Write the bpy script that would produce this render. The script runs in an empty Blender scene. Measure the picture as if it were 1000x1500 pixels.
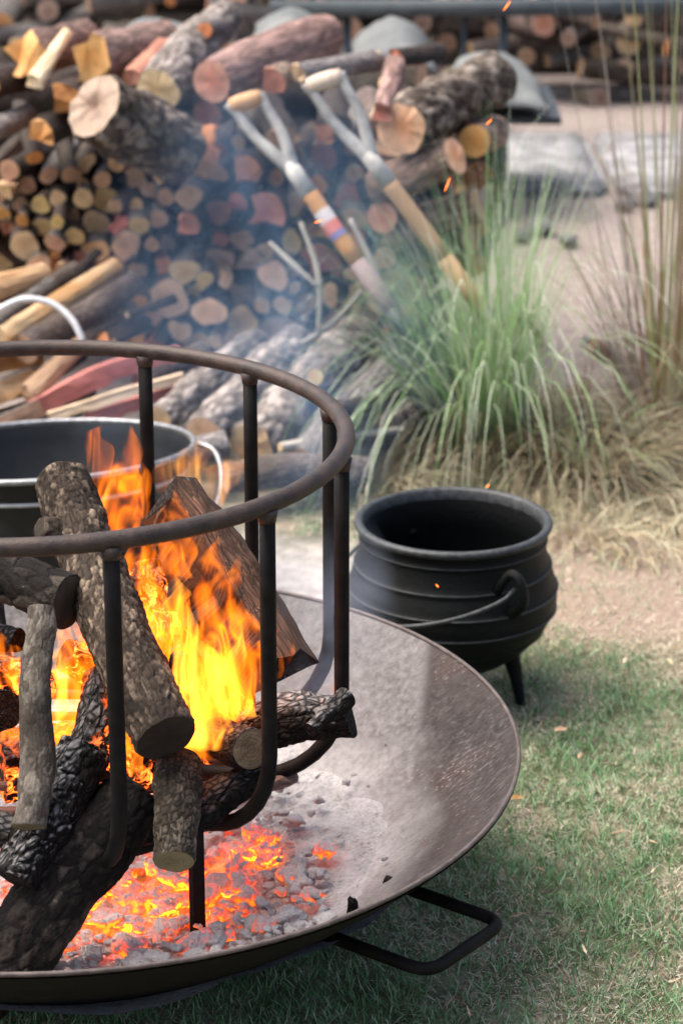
import bpy, bmesh, math, random
from mathutils import Vector, Matrix, noise
import numpy as np
PI = math.pi
random.seed(7)
sc = bpy.context.scene

# ------------------------------------------------------------------ camera
CAM_H, PITCH, FPX = 1.782, 0.348, 3750.0
cam_d = bpy.data.cameras.new('camera')
cam = bpy.data.objects.new('camera', cam_d)
sc.collection.objects.link(cam)
cam.location = (0, 0, CAM_H)
cam.rotation_euler = (PI / 2 - PITCH, 0, 0)
cam_d.sensor_fit = 'HORIZONTAL'; cam_d.sensor_width = 24.0; cam_d.lens = FPX * 24 / 1000
cam_d.clip_start = 0.05; cam_d.clip_end = 400
cam_d.dof.use_dof = True
cam_d.dof.focus_distance = 3.27
cam_d.dof.aperture_fstop = 5.6
sc.camera = cam

# ------------------------------------------------------------------ world, sun, exposure
SUN_EL, SUN_ROT = math.radians(62), math.radians(-80)     # high, to one side, veiled by cloud
w = bpy.data.worlds.new('World'); sc.world = w; w.use_nodes = True
wn = w.node_tree.nodes; wl = w.node_tree.links
bg = wn['Background']
sky = wn.new('ShaderNodeTexSky'); sky.sky_type = 'NISHITA'; sky.sun_disc = False
sky.sun_elevation = SUN_EL; sky.sun_rotation = SUN_ROT
sky.air_density = 0.8; sky.dust_density = 7.0; sky.ozone_density = 0.4
wl.new(sky.outputs[0], bg.inputs[0]); bg.inputs[1].default_value = 0.125
sun_d = bpy.data.lights.new('sun', 'SUN'); sun_d.energy = 1.5; sun_d.angle = math.radians(55); sun_d.color = (1.0, 0.97, 0.93)
sun = bpy.data.objects.new('sun', sun_d); sc.collection.objects.link(sun)
sd = Vector((math.sin(SUN_ROT) * math.cos(SUN_EL), math.cos(SUN_ROT) * math.cos(SUN_EL), math.sin(SUN_EL)))
sun.rotation_euler = sd.to_track_quat('Z', 'Y').to_euler()
sc.view_settings.view_transform = 'Standard'; sc.view_settings.look = 'None'
sc.view_settings.exposure = 1.45; sc.view_settings.gamma = 1.0
sc.render.engine = 'CYCLES'
sc.cycles.use_denoising = True
sc.cycles.max_bounces = 6; sc.cycles.volume_bounces = 1; sc.cycles.transparent_max_bounces = 12
sc.cycles.diffuse_bounces = 2; sc.cycles.glossy_bounces = 2
sc.cycles.volume_step_rate = 1.0; sc.cycles.volume_max_steps = 96

# ------------------------------------------------------------------ pixel -> place
FW = Vector((0, math.cos(PITCH), -math.sin(PITCH))); UP = Vector((0, math.sin(PITCH), math.cos(PITCH)))
CP = Vector((0, 0, CAM_H))
def ray(x, y): return FW + Vector((1, 0, 0)) * ((x - 500) / FPX) + UP * (-(y - 750) / FPX)
def atY(x, y, Y):
    d = ray(x, y); return CP + d * (Y / d.y)
def atZ(x, y, z):
    d = ray(x, y); return CP + d * ((z - CAM_H) / d.z)
def m_of(px, P): return px / FPX * (Vector(P) - CP).dot(FW)      # pixels -> metres at P

# ------------------------------------------------------------------ material helpers
MATS = {}
class NT:
    def __init__(s, name):
        s.m = bpy.data.materials.new(name); s.m.use_nodes = True
        s.t = s.m.node_tree; s.n = s.t.nodes; s.n.clear()
        s.out = s.n.new('ShaderNodeOutputMaterial')
        MATS[name] = s.m
    def node(s, kind, **kw):
        n = s.n.new('ShaderNode' + kind)
        for k, v in kw.items():
            if k.startswith('i_'):
                key = k[2:]; key = int(key) if key.isdigit() else key.replace('_', ' ')
                s.set(n.inputs[key], v)
            else: setattr(n, k, v)
        return n
    def set(s, sock, v):
        if hasattr(v, 'bl_idname') and hasattr(v, 'links'): s.t.links.new(v, sock)
        elif isinstance(v, tuple) and len(v) == 3 and sock.type == 'RGBA': sock.default_value = (*v, 1)
        else: sock.default_value = v
    def coord(s, which='Object', scale=(1, 1, 1), rnd=True):
        tc = s.node('TexCoord')
        mp = s.node('Mapping'); s.t.links.new(tc.outputs[which], mp.inputs[0]); mp.inputs['Scale'].default_value = scale
        if rnd:
            oi = s.node('ObjectInfo')
            mu = s.math('MULTIPLY', oi.outputs['Random'], 37.0)
            s.t.links.new(mu, mp.inputs['Location'])
        return mp.outputs[0]
    def pos(s, scale=(1, 1, 1)):
        g = s.node('NewGeometry'); mp = s.node('Mapping'); s.t.links.new(g.outputs['Position'], mp.inputs[0]); mp.inputs['Scale'].default_value = scale
        return mp.outputs[0]
    def noise(s, v, scale, detail=4, rough=.55, dist=0.0):
        n = s.node('TexNoise'); s.t.links.new(v, n.inputs['Vector'])
        n.inputs['Scale'].default_value = scale; n.inputs['Detail'].default_value = detail; n.inputs['Roughness'].default_value = rough; n.inputs['Distortion'].default_value = dist
        return n.outputs['Fac']
    def voro(s, v, scale, feature='DISTANCE_TO_EDGE', rnd=1.0):
        n = s.node('TexVoronoi', feature=feature); s.t.links.new(v, n.inputs['Vector']); n.inputs['Scale'].default_value = scale
        n.inputs['Randomness'].default_value = rnd
        return n.outputs['Distance']
    def math(s, op, a, b=None, clamp=False):
        n = s.node('Math', operation=op, use_clamp=clamp); s.set(n.inputs[0], a)
        if b is not None: s.set(n.inputs[1], b)
        return n.outputs[0]
    def ramp(s, f, stops, interp='LINEAR'):
        n = s.node('ValToRGB'); s.t.links.new(f, n.inputs[0]); e = n.color_ramp.elements; n.color_ramp.interpolation = interp
        while len(e) < len(stops): e.new(.5)
        for k, (p, c) in enumerate(stops):
            e[k].position = p
            e[k].color = (*c, 1) if isinstance(c, tuple) else (c, c, c, 1)
        return n.outputs[0]
    def mix(s, f, a, b, blend='MIX'):
        n = s.node('Mix', data_type='RGBA', blend_type=blend); s.set(n.inputs[0], f); s.set(n.inputs[6], a); s.set(n.inputs[7], b)
        return n.outputs[2]
    def vary(s, col, v=.25, h=.02):
        oi = s.node('ObjectInfo')
        hs = s.node('HueSaturation')
        a = s.math('MULTIPLY', oi.outputs['Random'], 2 * v); a = s.math('ADD', a, 1 - v)
        r2 = s.math('FRACT', s.math('MULTIPLY', oi.outputs['Random'], 7.31)); r2 = s.math('ADD', s.math('MULTIPLY', r2, 2 * h), .5 - h)
        s.set(hs.inputs['Value'], a); s.set(hs.inputs['Hue'], r2); s.set(hs.inputs['Color'], col)
        return hs.outputs[0]
    def bump(s, h, strength=.5, dist=.004, nrm=None):
        n = s.node('Bump'); s.set(n.inputs['Height'], h); n.inputs['Strength'].default_value = strength; n.inputs['Distance'].default_value = dist
        if nrm is not None: s.set(n.inputs['Normal'], nrm)
        return n.outputs[0]
    def bsdf(s, col, rough=.7, metal=0.0, nrm=None, spec=.5, emit=None, estr=None):
        b = s.node('BsdfPrincipled'); s.set(b.inputs['Base Color'], col); s.set(b.inputs['Roughness'], rough); s.set(b.inputs['Metallic'], metal)
        b.inputs['Specular IOR Level'].default_value = spec
        if nrm is not None: s.set(b.inputs['Normal'], nrm)
        if emit is not None: s.set(b.inputs['Emission Color'], emit); s.set(b.inputs['Emission Strength'], estr)
        s.t.links.new(b.outputs[0], s.out.inputs['Surface'])
        return s.m

def mk_bark(name, dark, mid, light, scale=55, lichen=None, lich_t=.62, bstr=.9, stretch=.4):
    t = NT(name)
    v = t.coord('Object', (1, 1, stretch))
    warp = t.noise(v, 30, 3)
    vv = t.node('VectorMath', operation='ADD'); t.set(vv.inputs[0], v)
    wv = t.node('VectorMath', operation='SCALE'); t.set(wv.inputs[0], t.node('CombineXYZ', i_0=warp, i_1=warp, i_2=warp).outputs[0]); wv.inputs['Scale'].default_value = .05
    t.set(vv.inputs[1], wv.outputs[0])
    cr = t.voro(vv.outputs[0], scale * 1.7); cr2 = t.voro(vv.outputs[0], scale * 3.6)
    crack = t.math('MULTIPLY', t.ramp(cr, [(0, 0.35), (.22, 1.0)]), t.ramp(cr2, [(0, 0.6), (.2, 1.0)]))
    n1 = t.noise(v, 28, 6, .65); n2 = t.noise(v, 190, 3, .6)
    col = t.ramp(n1, [(.28, dark), (.5, mid), (.72, light)])
    col = t.mix(t.math('MULTIPLY', n2, .5), col, light)
    if lichen:
        ln = t.noise(t.coord('Object', (1, 1, 1)), 22, 6, .7)
        col = t.mix(t.ramp(ln, [(lich_t, 0.0), (lich_t + .06, 1.0)]), col, lichen)
    col = t.mix(crack, tuple(c * .3 for c in dark), col)
    col = t.vary(col, .2)
    h = t.math('ADD', t.math('MULTIPLY', crack, .7), t.math('MULTIPLY', n2, .3)); h = t.math('ADD', h, t.math('MULTIPLY', n1, .5))
    return t.bsdf(col, .85, nrm=t.bump(h, bstr, .006), spec=.3)

mk_bark('bark_brown', (.04, .028, .02), (.14, .10, .078), (.34, .29, .25), lichen=(.46, .43, .40), lich_t=.62)
mk_bark('bark_grey', (.09, .08, .075), (.21, .19, .18), (.36, .33, .31), lichen=(.5, .48, .45), lich_t=.6)
mk_bark('bark_pink', (.13, .08, .06), (.30, .19, .15), (.46, .32, .26), scale=25, bstr=.35, stretch=.2)
mk_bark('bark_wedge', (.012, .007, .005), (.075, .034, .02), (.20, .10, .06), stretch=.15)
mk_bark('bark_dark', (.02, .014, .011), (.055, .038, .03), (.13, .10, .08))
def mk_plates(name, crackc, mid, light, lichen=None, lich_t=.62, cdark=.9, burn=.8):
    """bark whose plates and cracks are real relief; 'plate' stores (crack depth, plate id)"""
    t = NT(name)
    a = t.node('Attribute', attribute_name='plate'); sp = t.node('SeparateColor'); t.set(sp.inputs[0], a.outputs['Color'])
    v = t.coord('Object', (1, 1, .6)); n1 = t.noise(v, 26, 5, .65); n2 = t.noise(v, 240, 4, .65)
    tone = t.math('ADD', t.math('MULTIPLY', sp.outputs[1], .45), t.math('MULTIPLY', n1, .55))
    tone = t.math('ADD', tone, t.math('MULTIPLY', t.math('SUBTRACT', n2, .5), .7))
    col = t.ramp(tone, [(.25, tuple(c * .55 for c in mid)), (.48, mid), (.75, light)])
    if lichen:
        ln = t.noise(t.coord('Object'), 45, 6, .7)
        col = t.mix(t.ramp(ln, [(lich_t, 0.0), (lich_t + .05, 1.0)]), col, lichen)
    col = t.mix(t.math('MULTIPLY', t.math('SUBTRACT', 1.0, sp.outputs[0]), cdark), col, crackc)
    col = t.mix(t.ramp(t.noise(t.coord('Object'), 9, 4, .6), [(.38, burn), (.58, 0.0)]), col, tuple(c * .8 for c in crackc))
    t.bsdf(col, .85, nrm=t.bump(t.math('ADD', n2, n1), .7, .003), spec=.12)
mk_plates('bark_fire', (.012, .009, .007), (.072, .054, .04), (.26, .20, .145))
mk_plates('bark_lichen', (.014, .011, .008), (.075, .06, .044), (.15, .125, .095), lichen=(.40, .39, .355), lich_t=.62)
mk_plates('bark_smooth', (.05, .04, .032), (.095, .082, .068), (.19, .17, .14), lichen=(.28, .265, .23), lich_t=.66, cdark=.5)
mk_plates('bark_shaggy', (.016, .012, .01), (.105, .082, .066), (.30, .255, .215), lichen=(.42, .39, .36), lich_t=.66, burn=.3)
mk_plates('bark_weathered', (.05, .042, .038), (.25, .215, .19), (.46, .41, .38), lichen=(.55, .52, .5), lich_t=.6, burn=.2)
mk_plates('bark_scorched', (.006, .005, .005), (.016, .013, .011), (.065, .053, .042), lichen=(.14, .12, .088), lich_t=.64)

def mk_char(name, ash=.55, glow=0.0):
    t = NT(name)
    v = t.coord('Object', (1, 1, .6))
    wv = t.node('VectorMath', operation='MULTIPLY_ADD'); nz_ = t.node('TexNoise'); t.set(nz_.inputs['Vector'], v); nz_.inputs['Scale'].default_value = 40; t.set(wv.inputs[0], nz_.outputs['Color']); wv.inputs[1].default_value = (.02, .02, .02); t.set(wv.inputs[2], v)
    cr = t.voro(wv.outputs[0], 110, rnd=.9); crack = t.ramp(cr, [(0, 0.1), (.25, 1.0)])
    n = t.noise(v, 25, 5, .65); n2 = t.noise(v, 160, 3)
    g = t.node('NewGeometry'); sx = t.node('SeparateXYZ'); t.set(sx.inputs[0], g.outputs['Normal'])
    up = t.math('MULTIPLY', t.math('ADD', sx.outputs[2], .25, True), n)      # ash settles on upward faces
    am = t.ramp(up, [(.33, 0.0), (.6, ash)])
    col = t.mix(am, t.mix(n2, (.007, .006, .006), (.03, .022, .017)), (.30, .29, .285))
    col = t.mix(crack, (.004, .004, .004), col)
    h = t.math('ADD', t.math('MULTIPLY', crack, .6), t.math('MULTIPLY', n2, .5))
    if glow:
        gl = t.math('MULTIPLY', t.ramp(t.noise(v, 60, 4, .65, 1.0), [(.5, 0.0), (.68, 1.0)]), t.ramp(t.noise(v, 10, 2), [(.42, 0.0), (.6, 1.0)]))
        return t.bsdf(col, .9, nrm=t.bump(h, .9, .006), spec=.15, emit=(1, .13, .015), estr=t.math('MULTIPLY', gl, glow))
    return t.bsdf(col, .9, nrm=t.bump(h, .9, .006), spec=.15)
mk_char('char_black', .25); mk_char('char_ash', .9); mk_char('char_glow', .5, 5.0)

def mk_end(name, core, outer, ring=.25, bstr=.35):
    t = NT(name)
    v = t.coord('Object', (1, 1, .001), rnd=False)
    ln = t.node('VectorMath', operation='LENGTH'); t.set(ln.inputs[0], v)
    n = t.noise(t.coord('Object', (1, 1, 1)), 35, 5, .6)
    rad = t.math('ADD', ln.outputs['Value'], t.math('MULTIPLY', n, .012))
    rings = t.math('SINE', t.math('MULTIPLY', rad, 1300.0)); rings = t.math('ADD', t.math('MULTIPLY', rings, .5), .5)
    big = t.ramp(t.math('MULTIPLY', rad, 14.0), [(.15, core), (.75, outer)])
    col = t.mix(t.math('MULTIPLY', rings, ring), big, tuple(c * .5 for c in core))
    nm = t.node('VectorMath', operation='NORMALIZE'); t.set(nm.inputs[0], v)
    oi_ = t.node('ObjectInfo'); of = t.node('VectorMath', operation='ADD'); t.set(of.inputs[0], nm.outputs[0]); t.set(of.inputs[1], t.node('CombineXYZ', i_2=t.math('MULTIPLY', oi_.outputs['Random'], 50.0)).outputs[0])
    rc_ = t.math('ABSOLUTE', t.math('SUBTRACT', t.noise(of.outputs[0], 3.2, 2), .5))
    col = t.mix(t.ramp(rc_, [(.0, .3), (.012, 0.0)]), col, tuple(c * .25 for c in core))
    st = t.ramp(n, [(.3, .7), (.55, 1.0)])
    col = t.mix(1.0, col, st, 'MULTIPLY')
    col = t.vary(col, .25, .015)
    return t.bsdf(col, .8, nrm=t.bump(t.noise(t.coord('Object'), 220, 3), bstr, .003), spec=.25)
mk_end('end_tan', (.58, .37, .20), (.78, .57, .36))
mk_end('end_yellow', (.62, .40, .16), (.76, .55, .28))
mk_end('end_brown', (.42, .25, .145), (.58, .39, .24))
mk_end('end_pink', (.55, .22, .12), (.66, .39, .28))
mk_end('end_pale', (.20, .12, .09), (.42, .31, .24), ring=.35)
mk_end('end_red', (.30, .10, .06), (.40, .18, .12))
mk_end('end_orange', (.55, .23, .07), (.70, .38, .16))
mk_end('end_burnt', (.030, .022, .015), (.06, .045, .03))
mk_end('end_olive', (.16, .13, .07), (.24, .2, .1))
mk_end('end_scorch', (.13, .085, .05), (.2, .14, .09), ring=.45)

def mk_wood(name, a, b, dark=None, bstr=.5):
    t = NT(name)
    v = t.coord('Object', (1, 1, .06))
    n = t.noise(v, 90, 5, .6); n2 = t.noise(t.coord('Object', (1, 1, .35)), 18, 4)
    col = t.mix(n, a, b)
    if dark: col = t.mix(t.ramp(n2, [(.45, 0.0), (.65, 1.0)]), col, dark)
    col = t.vary(col, .18, .012)
    return t.bsdf(col, .75, nrm=t.bump(n, bstr, .004), spec=.3)
mk_wood('wood_yellow', (.44, .28, .14), (.62, .45, .27), (.42, .23, .09), 1.0)
mk_wood('wood_pale', (.62, .45, .28), (.82, .67, .48), (.5, .35, .2), 1.0)
mk_wood('wood_red', (.36, .11, .065), (.54, .22, .15), (.24, .08, .06), 1.0)
mk_wood('wood_pinkred', (.40, .14, .10), (.6, .28, .21), (.28, .1, .08), 1.0)
mk_wood('wood_orange', (.42, .17, .045), (.64, .31, .1), (.28, .11, .04), 1.0)
mk_wood('wood_tan', (.36, .22, .13), (.55, .38, .24), (.26, .16, .1), 1.0)
mk_wood('wood_fire', (.07, .03, .016), (.14, .06, .03), (.010, .007, .005), 1.0)
mk_wood('wood_grip', (.42, .24, .12), (.55, .34, .18))
mk_wood('wood_grip_pale', (.45, .36, .27), (.6, .5, .4))
mk_wood('wood_shaft', (.34, .15, .05), (.46, .23, .09))
mk_wood('wood_shaft_dull', (.32, .19, .10), (.44, .29, .18))
mk_wood('wood_shaft_grey', (.15, .11, .115), (.27, .21, .21))
mk_wood('stick_grey', (.25, .24, .21), (.42, .4, .34))

def mk_metal(name, c1, c2, rough=.5, nscale=60, bstr=.25, metal=.4, spec=.5):
    t = NT(name)
    v = t.coord('Object', (1, 1, 1)); n = t.noise(v, nscale, 5, .65); n2 = t.noise(v, nscale * 7, 2)
    col = t.ramp(n, [(.35, c1), (.65, c2)])
    r = t.math('ADD', t.math('MULTIPLY', n, .25), rough - .12)
    return t.bsdf(col, r, metal, t.bump(t.math('ADD', n, n2), bstr, .0015), spec)
mk_metal('iron_rust', (.02, .015, .013), (.055, .036, .028), .55, 45, .45, .3)
mk_metal('iron_rim', (.05, .038, .034), (.11, .088, .08), .6, 45, .35, .2)
mk_metal('iron_sooty', (.003, .0028, .0027), (.010, .0085, .0075), .65, 40, .4, .0, .15)
mk_metal('iron_red', (.06, .025, .018), (.14, .06, .04), .7, 40, .4, .2)
mk_metal('cast_iron', (.002, .003, .003), (.006, .0068, .007), .42, 160, .8, .0, .14)
mk_metal('cast_iron_rim', (.02, .023, .024), (.055, .06, .062), .45, 90, .4, .2, .4)
mk_metal('enamel_black', (.006, .007, .008), (.010, .011, .012), .4, 30, .1, 0, .3)
mk_metal('zinc_edge', (.16, .165, .17), (.34, .35, .36), .4, 60, .15, .6)
mk_metal('steel_grey', (.26, .28, .28), (.42, .44, .44), .5, 40, .2, .3)
mk_metal('steel_soiled', (.11, .085, .06), (.2, .16, .115), .8, 30, .3, 0)
mk_metal('steel_worn', (.22, .22, .21), (.50, .49, .46), .65, 22, .5, .1)
mk_metal('steel_dark', (.02, .028, .032), (.05, .06, .066), .5, 40, .2, .3)
mk_metal('steel_rack', (.03, .042, .048), (.05, .066, .074), .6, 20, .1, .1)
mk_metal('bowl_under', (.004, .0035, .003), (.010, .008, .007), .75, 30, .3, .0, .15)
mk_metal('plastic_white', (.45, .46, .47), (.66, .66, .66), .5, 45, .05, 0)
mk_metal('print_white', (.5, .46, .47), (.66, .62, .63), .6, 20, .05, 0)
mk_metal('print_red', (.5, .12, .10), (.6, .22, .19), .6, 20, .05, 0)
mk_metal('print_blue', (.14, .13, .32), (.24, .22, .42), .6, 20, .05, 0)

# bowl inside: rusty sheet with ash dust lying up one side of a weld line
BX, BY, BR, BZ = -0.38, 3.167, 0.62, 0.30
t = NT('bowl_inside')
v = t.coord('Object', (1, 1, 1), rnd=False)
n = t.noise(v, 9, 6, .62); n2 = t.noise(v, 90, 4, .6); n3 = t.noise(v, 320, 2)
rust = t.ramp(n, [(.3, (.019, .0155, .0148)), (.5, (.033, .027, .025)), (.72, (.052, .033, .028))])
rust = t.mix(t.ramp(n2, [(.35, 0.0), (.7, .45)]), rust, (.08, .074, .072))
sx = t.node('SeparateXYZ'); t.set(sx.inputs[0], v)
r_ = t.node('VectorMath', operation='LENGTH'); t.set(r_.inputs[0], v)
# dusty sector: everything on the fire side of the weld seam
seam = t.math('ADD', t.math('MULTIPLY', sx.outputs[0], .92), t.math('MULTIPLY', sx.outputs[1], -.10))
seam = t.math('ADD', seam, t.math('MULTIPLY', n2, .012))
side = t.ramp(seam, [(.432, 1.0), (.447, 0.0)])
dust = t.ramp(t.math('ADD', t.math('MULTIPLY', n, .5), t.math('MULTIPLY', n2, .5)), [(.3, .12), (.62, .42)])
rad = t.math('ADD', r_.outputs['Value'], t.math('MULTIPLY', n, .16))
low = t.ramp(rad, [(.49, 1.0), (.66, 0.0)])
dust = t.math('MAXIMUM', t.math('MULTIPLY', side, dust), low)
# drifting streaks and flecks of white ash
vs = t.node('Mapping'); t.set(vs.inputs[0], v); vs.inputs['Rotation'].default_value = (0, 0, .6); vs.inputs['Scale'].default_value = (1, 2.6, 1)
fl = t.node('TexVoronoi', feature='F1'); t.set(fl.inputs['Vector'], vs.outputs[0]); fl.inputs['Scale'].default_value = 75
fleck = t.math('MULTIPLY', t.math('LESS_THAN', fl.outputs['Distance'], .16), t.ramp(n, [(.52, 0.0), (.62, .8)]))
streak = t.math('MULTIPLY', t.ramp(t.noise(vs.outputs[0], 70, 4, .7), [(.53, 0.0), (.66, .7)]), t.ramp(t.noise(v, 6, 3), [(.4, 0.0), (.6, 1.0)]))
dust = t.math('MAXIMUM', dust, t.math('MAXIMUM', fleck, t.math('MULTIPLY', streak, .4)))
col = t.mix(dust, rust, t.mix(low, t.mix(t.math('ADD', t.math('MULTIPLY', n3, .5), t.math('MULTIPLY', n2, .5)), (.2, .195, .19), (.5, .49, .485)), t.ramp(n2, [(.3, (.34, .33, .325)), (.6, (.55, .54, .53))])))
t.bsdf(col, t.math('ADD', t.math('MULTIPLY', dust, .2), .76), .0, t.bump(t.math('ADD', n2, n3), .55, .002), .15)

t = NT('ash')
v = t.coord('Object', (1, 1, 1), rnd=False)
n = t.noise(v, 24, 6, .65); n2 = t.noise(v, 150, 4, .65)
col = t.ramp(t.math('ADD', t.math('MULTIPLY', n, .5), t.math('MULTIPLY', n2, .5)), [(.32, (.16, .15, .145)), (.42, (.42, .41, .40)), (.58, (.6, .59, .58))])
r_ = t.node('VectorMath', operation='LENGTH'); t.set(r_.inputs[0], v)
hot = t.math('MULTIPLY', t.ramp(r_.outputs['Value'], [(.22, 1.0), (.31, 0.0)]), t.ramp(t.noise(v, 16, 5, .7), [(.46, 0.0), (.62, 1.0)]))
col = t.mix(t.math('MULTIPLY', hot, .8), col, (.12, .03, .02))
t.bsdf(col, .95, 0, t.bump(t.math('ADD', n, n2), .9, .012), .1, emit=t.mix(hot, (1, .02, .004), (1, .16, .02)), estr=t.math('MULTIPLY', hot, 1.1))

def mk_coal(name, lo, hi, strength):
    t = NT(name)
    v = t.coord('Object', (1, 1, 1))
    oi = t.node('ObjectInfo')
    n = t.noise(v, 1.5, 5, .65); n2 = t.noise(v, 5.5, 5, .7)
    g = t.node('NewGeometry'); sz = t.node('SeparateXYZ'); t.set(sz.inputs[0], g.outputs['Normal'])
    crust = t.math('SUBTRACT', 1.0, t.math('MULTIPLY', t.math('MAXIMUM', sz.outputs[2], 0.0), .45))   # ash crust lies on top
    hot = t.ramp(t.math('MULTIPLY', t.math('ADD', n, t.math('MULTIPLY', t.math('SUBTRACT', n2, .5), .5)), crust), [(lo, 0.0), (hi, 1.0)])
    col = t.ramp(n2, [(.25, (.2, .18, .175)), (.40, (.55, .51, .50)), (.58, (.72, .69, .68))])
    col = t.mix(t.math('MULTIPLY', hot, .9), col, (.1, .02, .012))
    em = t.ramp(hot, [(.0, (1, .015, .004)), (.5, (1, .06, .004)), (1.0, (1, .19, .008))])  # ember's own glow; dim red low end also paints firelight falling on its ash
    es = t.math('MULTIPLY', hot, t.math('MULTIPLY', t.math('ADD', t.math('MULTIPLY', oi.outputs['Random'], 1.0), .35), strength))
    t.bsdf(col, .95, 0, t.bump(t.math('ADD', n, n2), .7, .03), .1, emit=em, estr=es)
mk_coal('coal_hot', .29, .50, 2.3); mk_coal('coal_warm', .30, .58, .85); mk_coal('coal_cold', .56, .8, .3)

t = NT('ground')
p = t.pos()
sx = t.node('SeparateXYZ'); t.set(sx.inputs[0], p)
nA = t.noise(p, 2.2, 5, .6); nB = t.noise(p, 30, 5, .65); nC = t.noise(p, 160, 3, .6)
soil = t.ramp(nB, [(.3, (.16, .13, .09)), (.55, (.34, .29, .21)), (.75, (.5, .44, .34))])
green = t.mix(nB, (.04, .055, .02), (.12, .13, .055))
lawn = t.mix(t.ramp(t.noise(p, 9, 4), [(.4, .75), (.62, 0.0)]), soil, green)
gravel = t.ramp(t.math('ADD', t.math('MULTIPLY', nC, .6), t.math('MULTIPLY', nB, .4)), [(.35, (.17, .14, .125)), (.5, (.36, .30, .27)), (.66, (.52, .45, .41))])
ash = t.ramp(nB, [(.3, (.34, .32, .31)), (.6, (.58, .56, .55)), (.8, (.7, .69, .68))])
far = t.ramp(t.math('ADD', sx.outputs[1], t.math('MULTIPLY', nA, .7)), [(5.45 / 10, 0.0), (5.8 / 10, 1.0)])
n_far = t.n[-1]
yy = t.math('DIVIDE', t.math('ADD', sx.outputs[1], t.math('MULTIPLY', nA, .7)), 10.0)
far = t.ramp(yy, [(.56, 0.0), (.60, 1.0)])
dv = t.node('VectorMath', operation='DISTANCE'); t.set(dv.inputs[0], p); dv.inputs[1].default_value = (-.16, 4.35, 0)
am = t.ramp(t.math('ADD', dv.outputs['Value'], t.math('MULTIPLY', nA, .35)), [(.42, 1.0), (.68, 0.0)])
dd = t.node('VectorMath', operation='DISTANCE'); t.set(dd.inputs[0], p); dd.inputs[1].default_value = (.55, 4.55, 0)
dirt = t.ramp(t.math('ADD', dd.outputs['Value'], t.math('MULTIPLY', nA, .3)), [(.38, 1.0), (.62, 0.0)])
lawn = t.mix(dirt, lawn, t.ramp(nC, [(.3, (.26, .19, .145)), (.7, (.42, .33, .27))]))
col = t.mix(far, lawn, gravel); col = t.mix(am, col, ash)
t.bsdf(col, .95, 0, t.bump(t.math('ADD', nB, nC), .8, .02), .15)

def mk_leaf(name, attr=True, cols=None, trans=.35):
    t = NT(name)
    a = t.node('Attribute', attribute_name='Col')
    d = t.node('BsdfPrincipled'); t.set(d.inputs['Base Color'], a.outputs['Color']); d.inputs['Roughness'].default_value = .6; d.inputs['Specular IOR Level'].default_value = .25
    tr = t.node('BsdfTranslucent'); t.set(tr.inputs[0], a.outputs['Color'])
    mx = t.node('MixShader'); mx.inputs[0].default_value = trans
    t.t.links.new(d.outputs[0], mx.inputs[1]); t.t.links.new(tr.outputs[0], mx.inputs[2]); t.t.links.new(mx.outputs[0], t.out.inputs['Surface'])
mk_leaf('grass_blade')

t = NT('stone_pale')
v = t.coord('Object'); n = t.noise(v, 14, 6, .6); n2 = t.noise(v, 80, 4)
t.bsdf(t.ramp(n, [(.3, (.11, .11, .112)), (.52, (.22, .22, .225)), (.72, (.36, .36, .36))]), .9, 0, t.bump(t.math('ADD', n, n2), .7, .01), .2)
t = NT('sheet_grey')
v = t.coord('Object'); n = t.noise(v, 7, 5, .6); n2 = t.noise(v, 120, 3)
t.bsdf(t.ramp(n, [(.3, (.10, .108, .108)), (.55, (.15, .16, .157)), (.75, (.22, .23, .22))]), .85, 0, t.bump(t.math('ADD', n, n2), .4, .01), .2)

def mk_flame(name, strength, col, nscale=15.0, lo=.47, hi=.64, hot=(1, .42, .07), floor=.0, soot=14.0):
    t = NT(name)
    g = t.node('TexCoord'); mp = t.node('Mapping'); t.set(mp.inputs[0], g.outputs['Object']); mp.inputs['Scale'].default_value = (1.7, 1.2, .5); mp.inputs['Rotation'].default_value = (0, .25, 0)
    n = t.noise(mp.outputs[0], nscale, 2, .5, 1.3)
    f = t.ramp(n, [(lo, floor), (hi, 1.0)])
    rn = t.noise(mp.outputs[0], nscale * .8, 1, .5, 1.7)
    ridge = t.math('SUBTRACT', 1.0, t.math('MULTIPLY', t.math('ABSOLUTE', t.math('SUBTRACT', rn, .5)), 9.0), True)   # thin bright sheets
    ridge = t.math('POWER', ridge, 2.0)
    f2 = t.math('POWER', f, 2.0)
    f2 = t.math('ADD', f2, t.math('MULTIPLY', ridge, 1.5))
    em = t.node('Emission'); t.set(em.inputs[0], t.mix(t.math('MINIMUM', f2, 1.0), col, hot)); t.set(em.inputs[1], t.math('MULTIPLY', f2, strength))
    ab = t.node('VolumeAbsorption'); t.set(ab.inputs[0], (.75, .35, .05)); t.set(ab.inputs[1], t.math('MULTIPLY', f2, soot)); ad = t.node('AddShader')
    t.t.links.new(em.outputs[0], ad.inputs[0]); t.t.links.new(ab.outputs[0], ad.inputs[1]); t.t.links.new(ad.outputs[0], t.out.inputs['Volume'])
    t.m.cycles.volume_step_rate = .15
    return t.m
mk_flame('flame', 21, (1, .11, .002), hot=(1, .21, .005), lo=.49, hi=.65)
mk_flame('flame_hot', 40, (1, .20, .008), 14, hot=(1, .34, .03), lo=.47)
mk_flame('flame_faint', 8, (1, .17, .04), 12, .38, .62, soot=4.0)
t = NT('spark'); em = t.node('Emission', i_0=(1, .14, .02), i_1=3.5); t.t.links.new(em.outputs[0], t.out.inputs['Surface'])
t = NT('glow_edge'); em = t.node('Emission', i_0=(1, .12, .015), i_1=4.0); t.t.links.new(em.outputs[0], t.out.inputs['Surface'])

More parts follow.
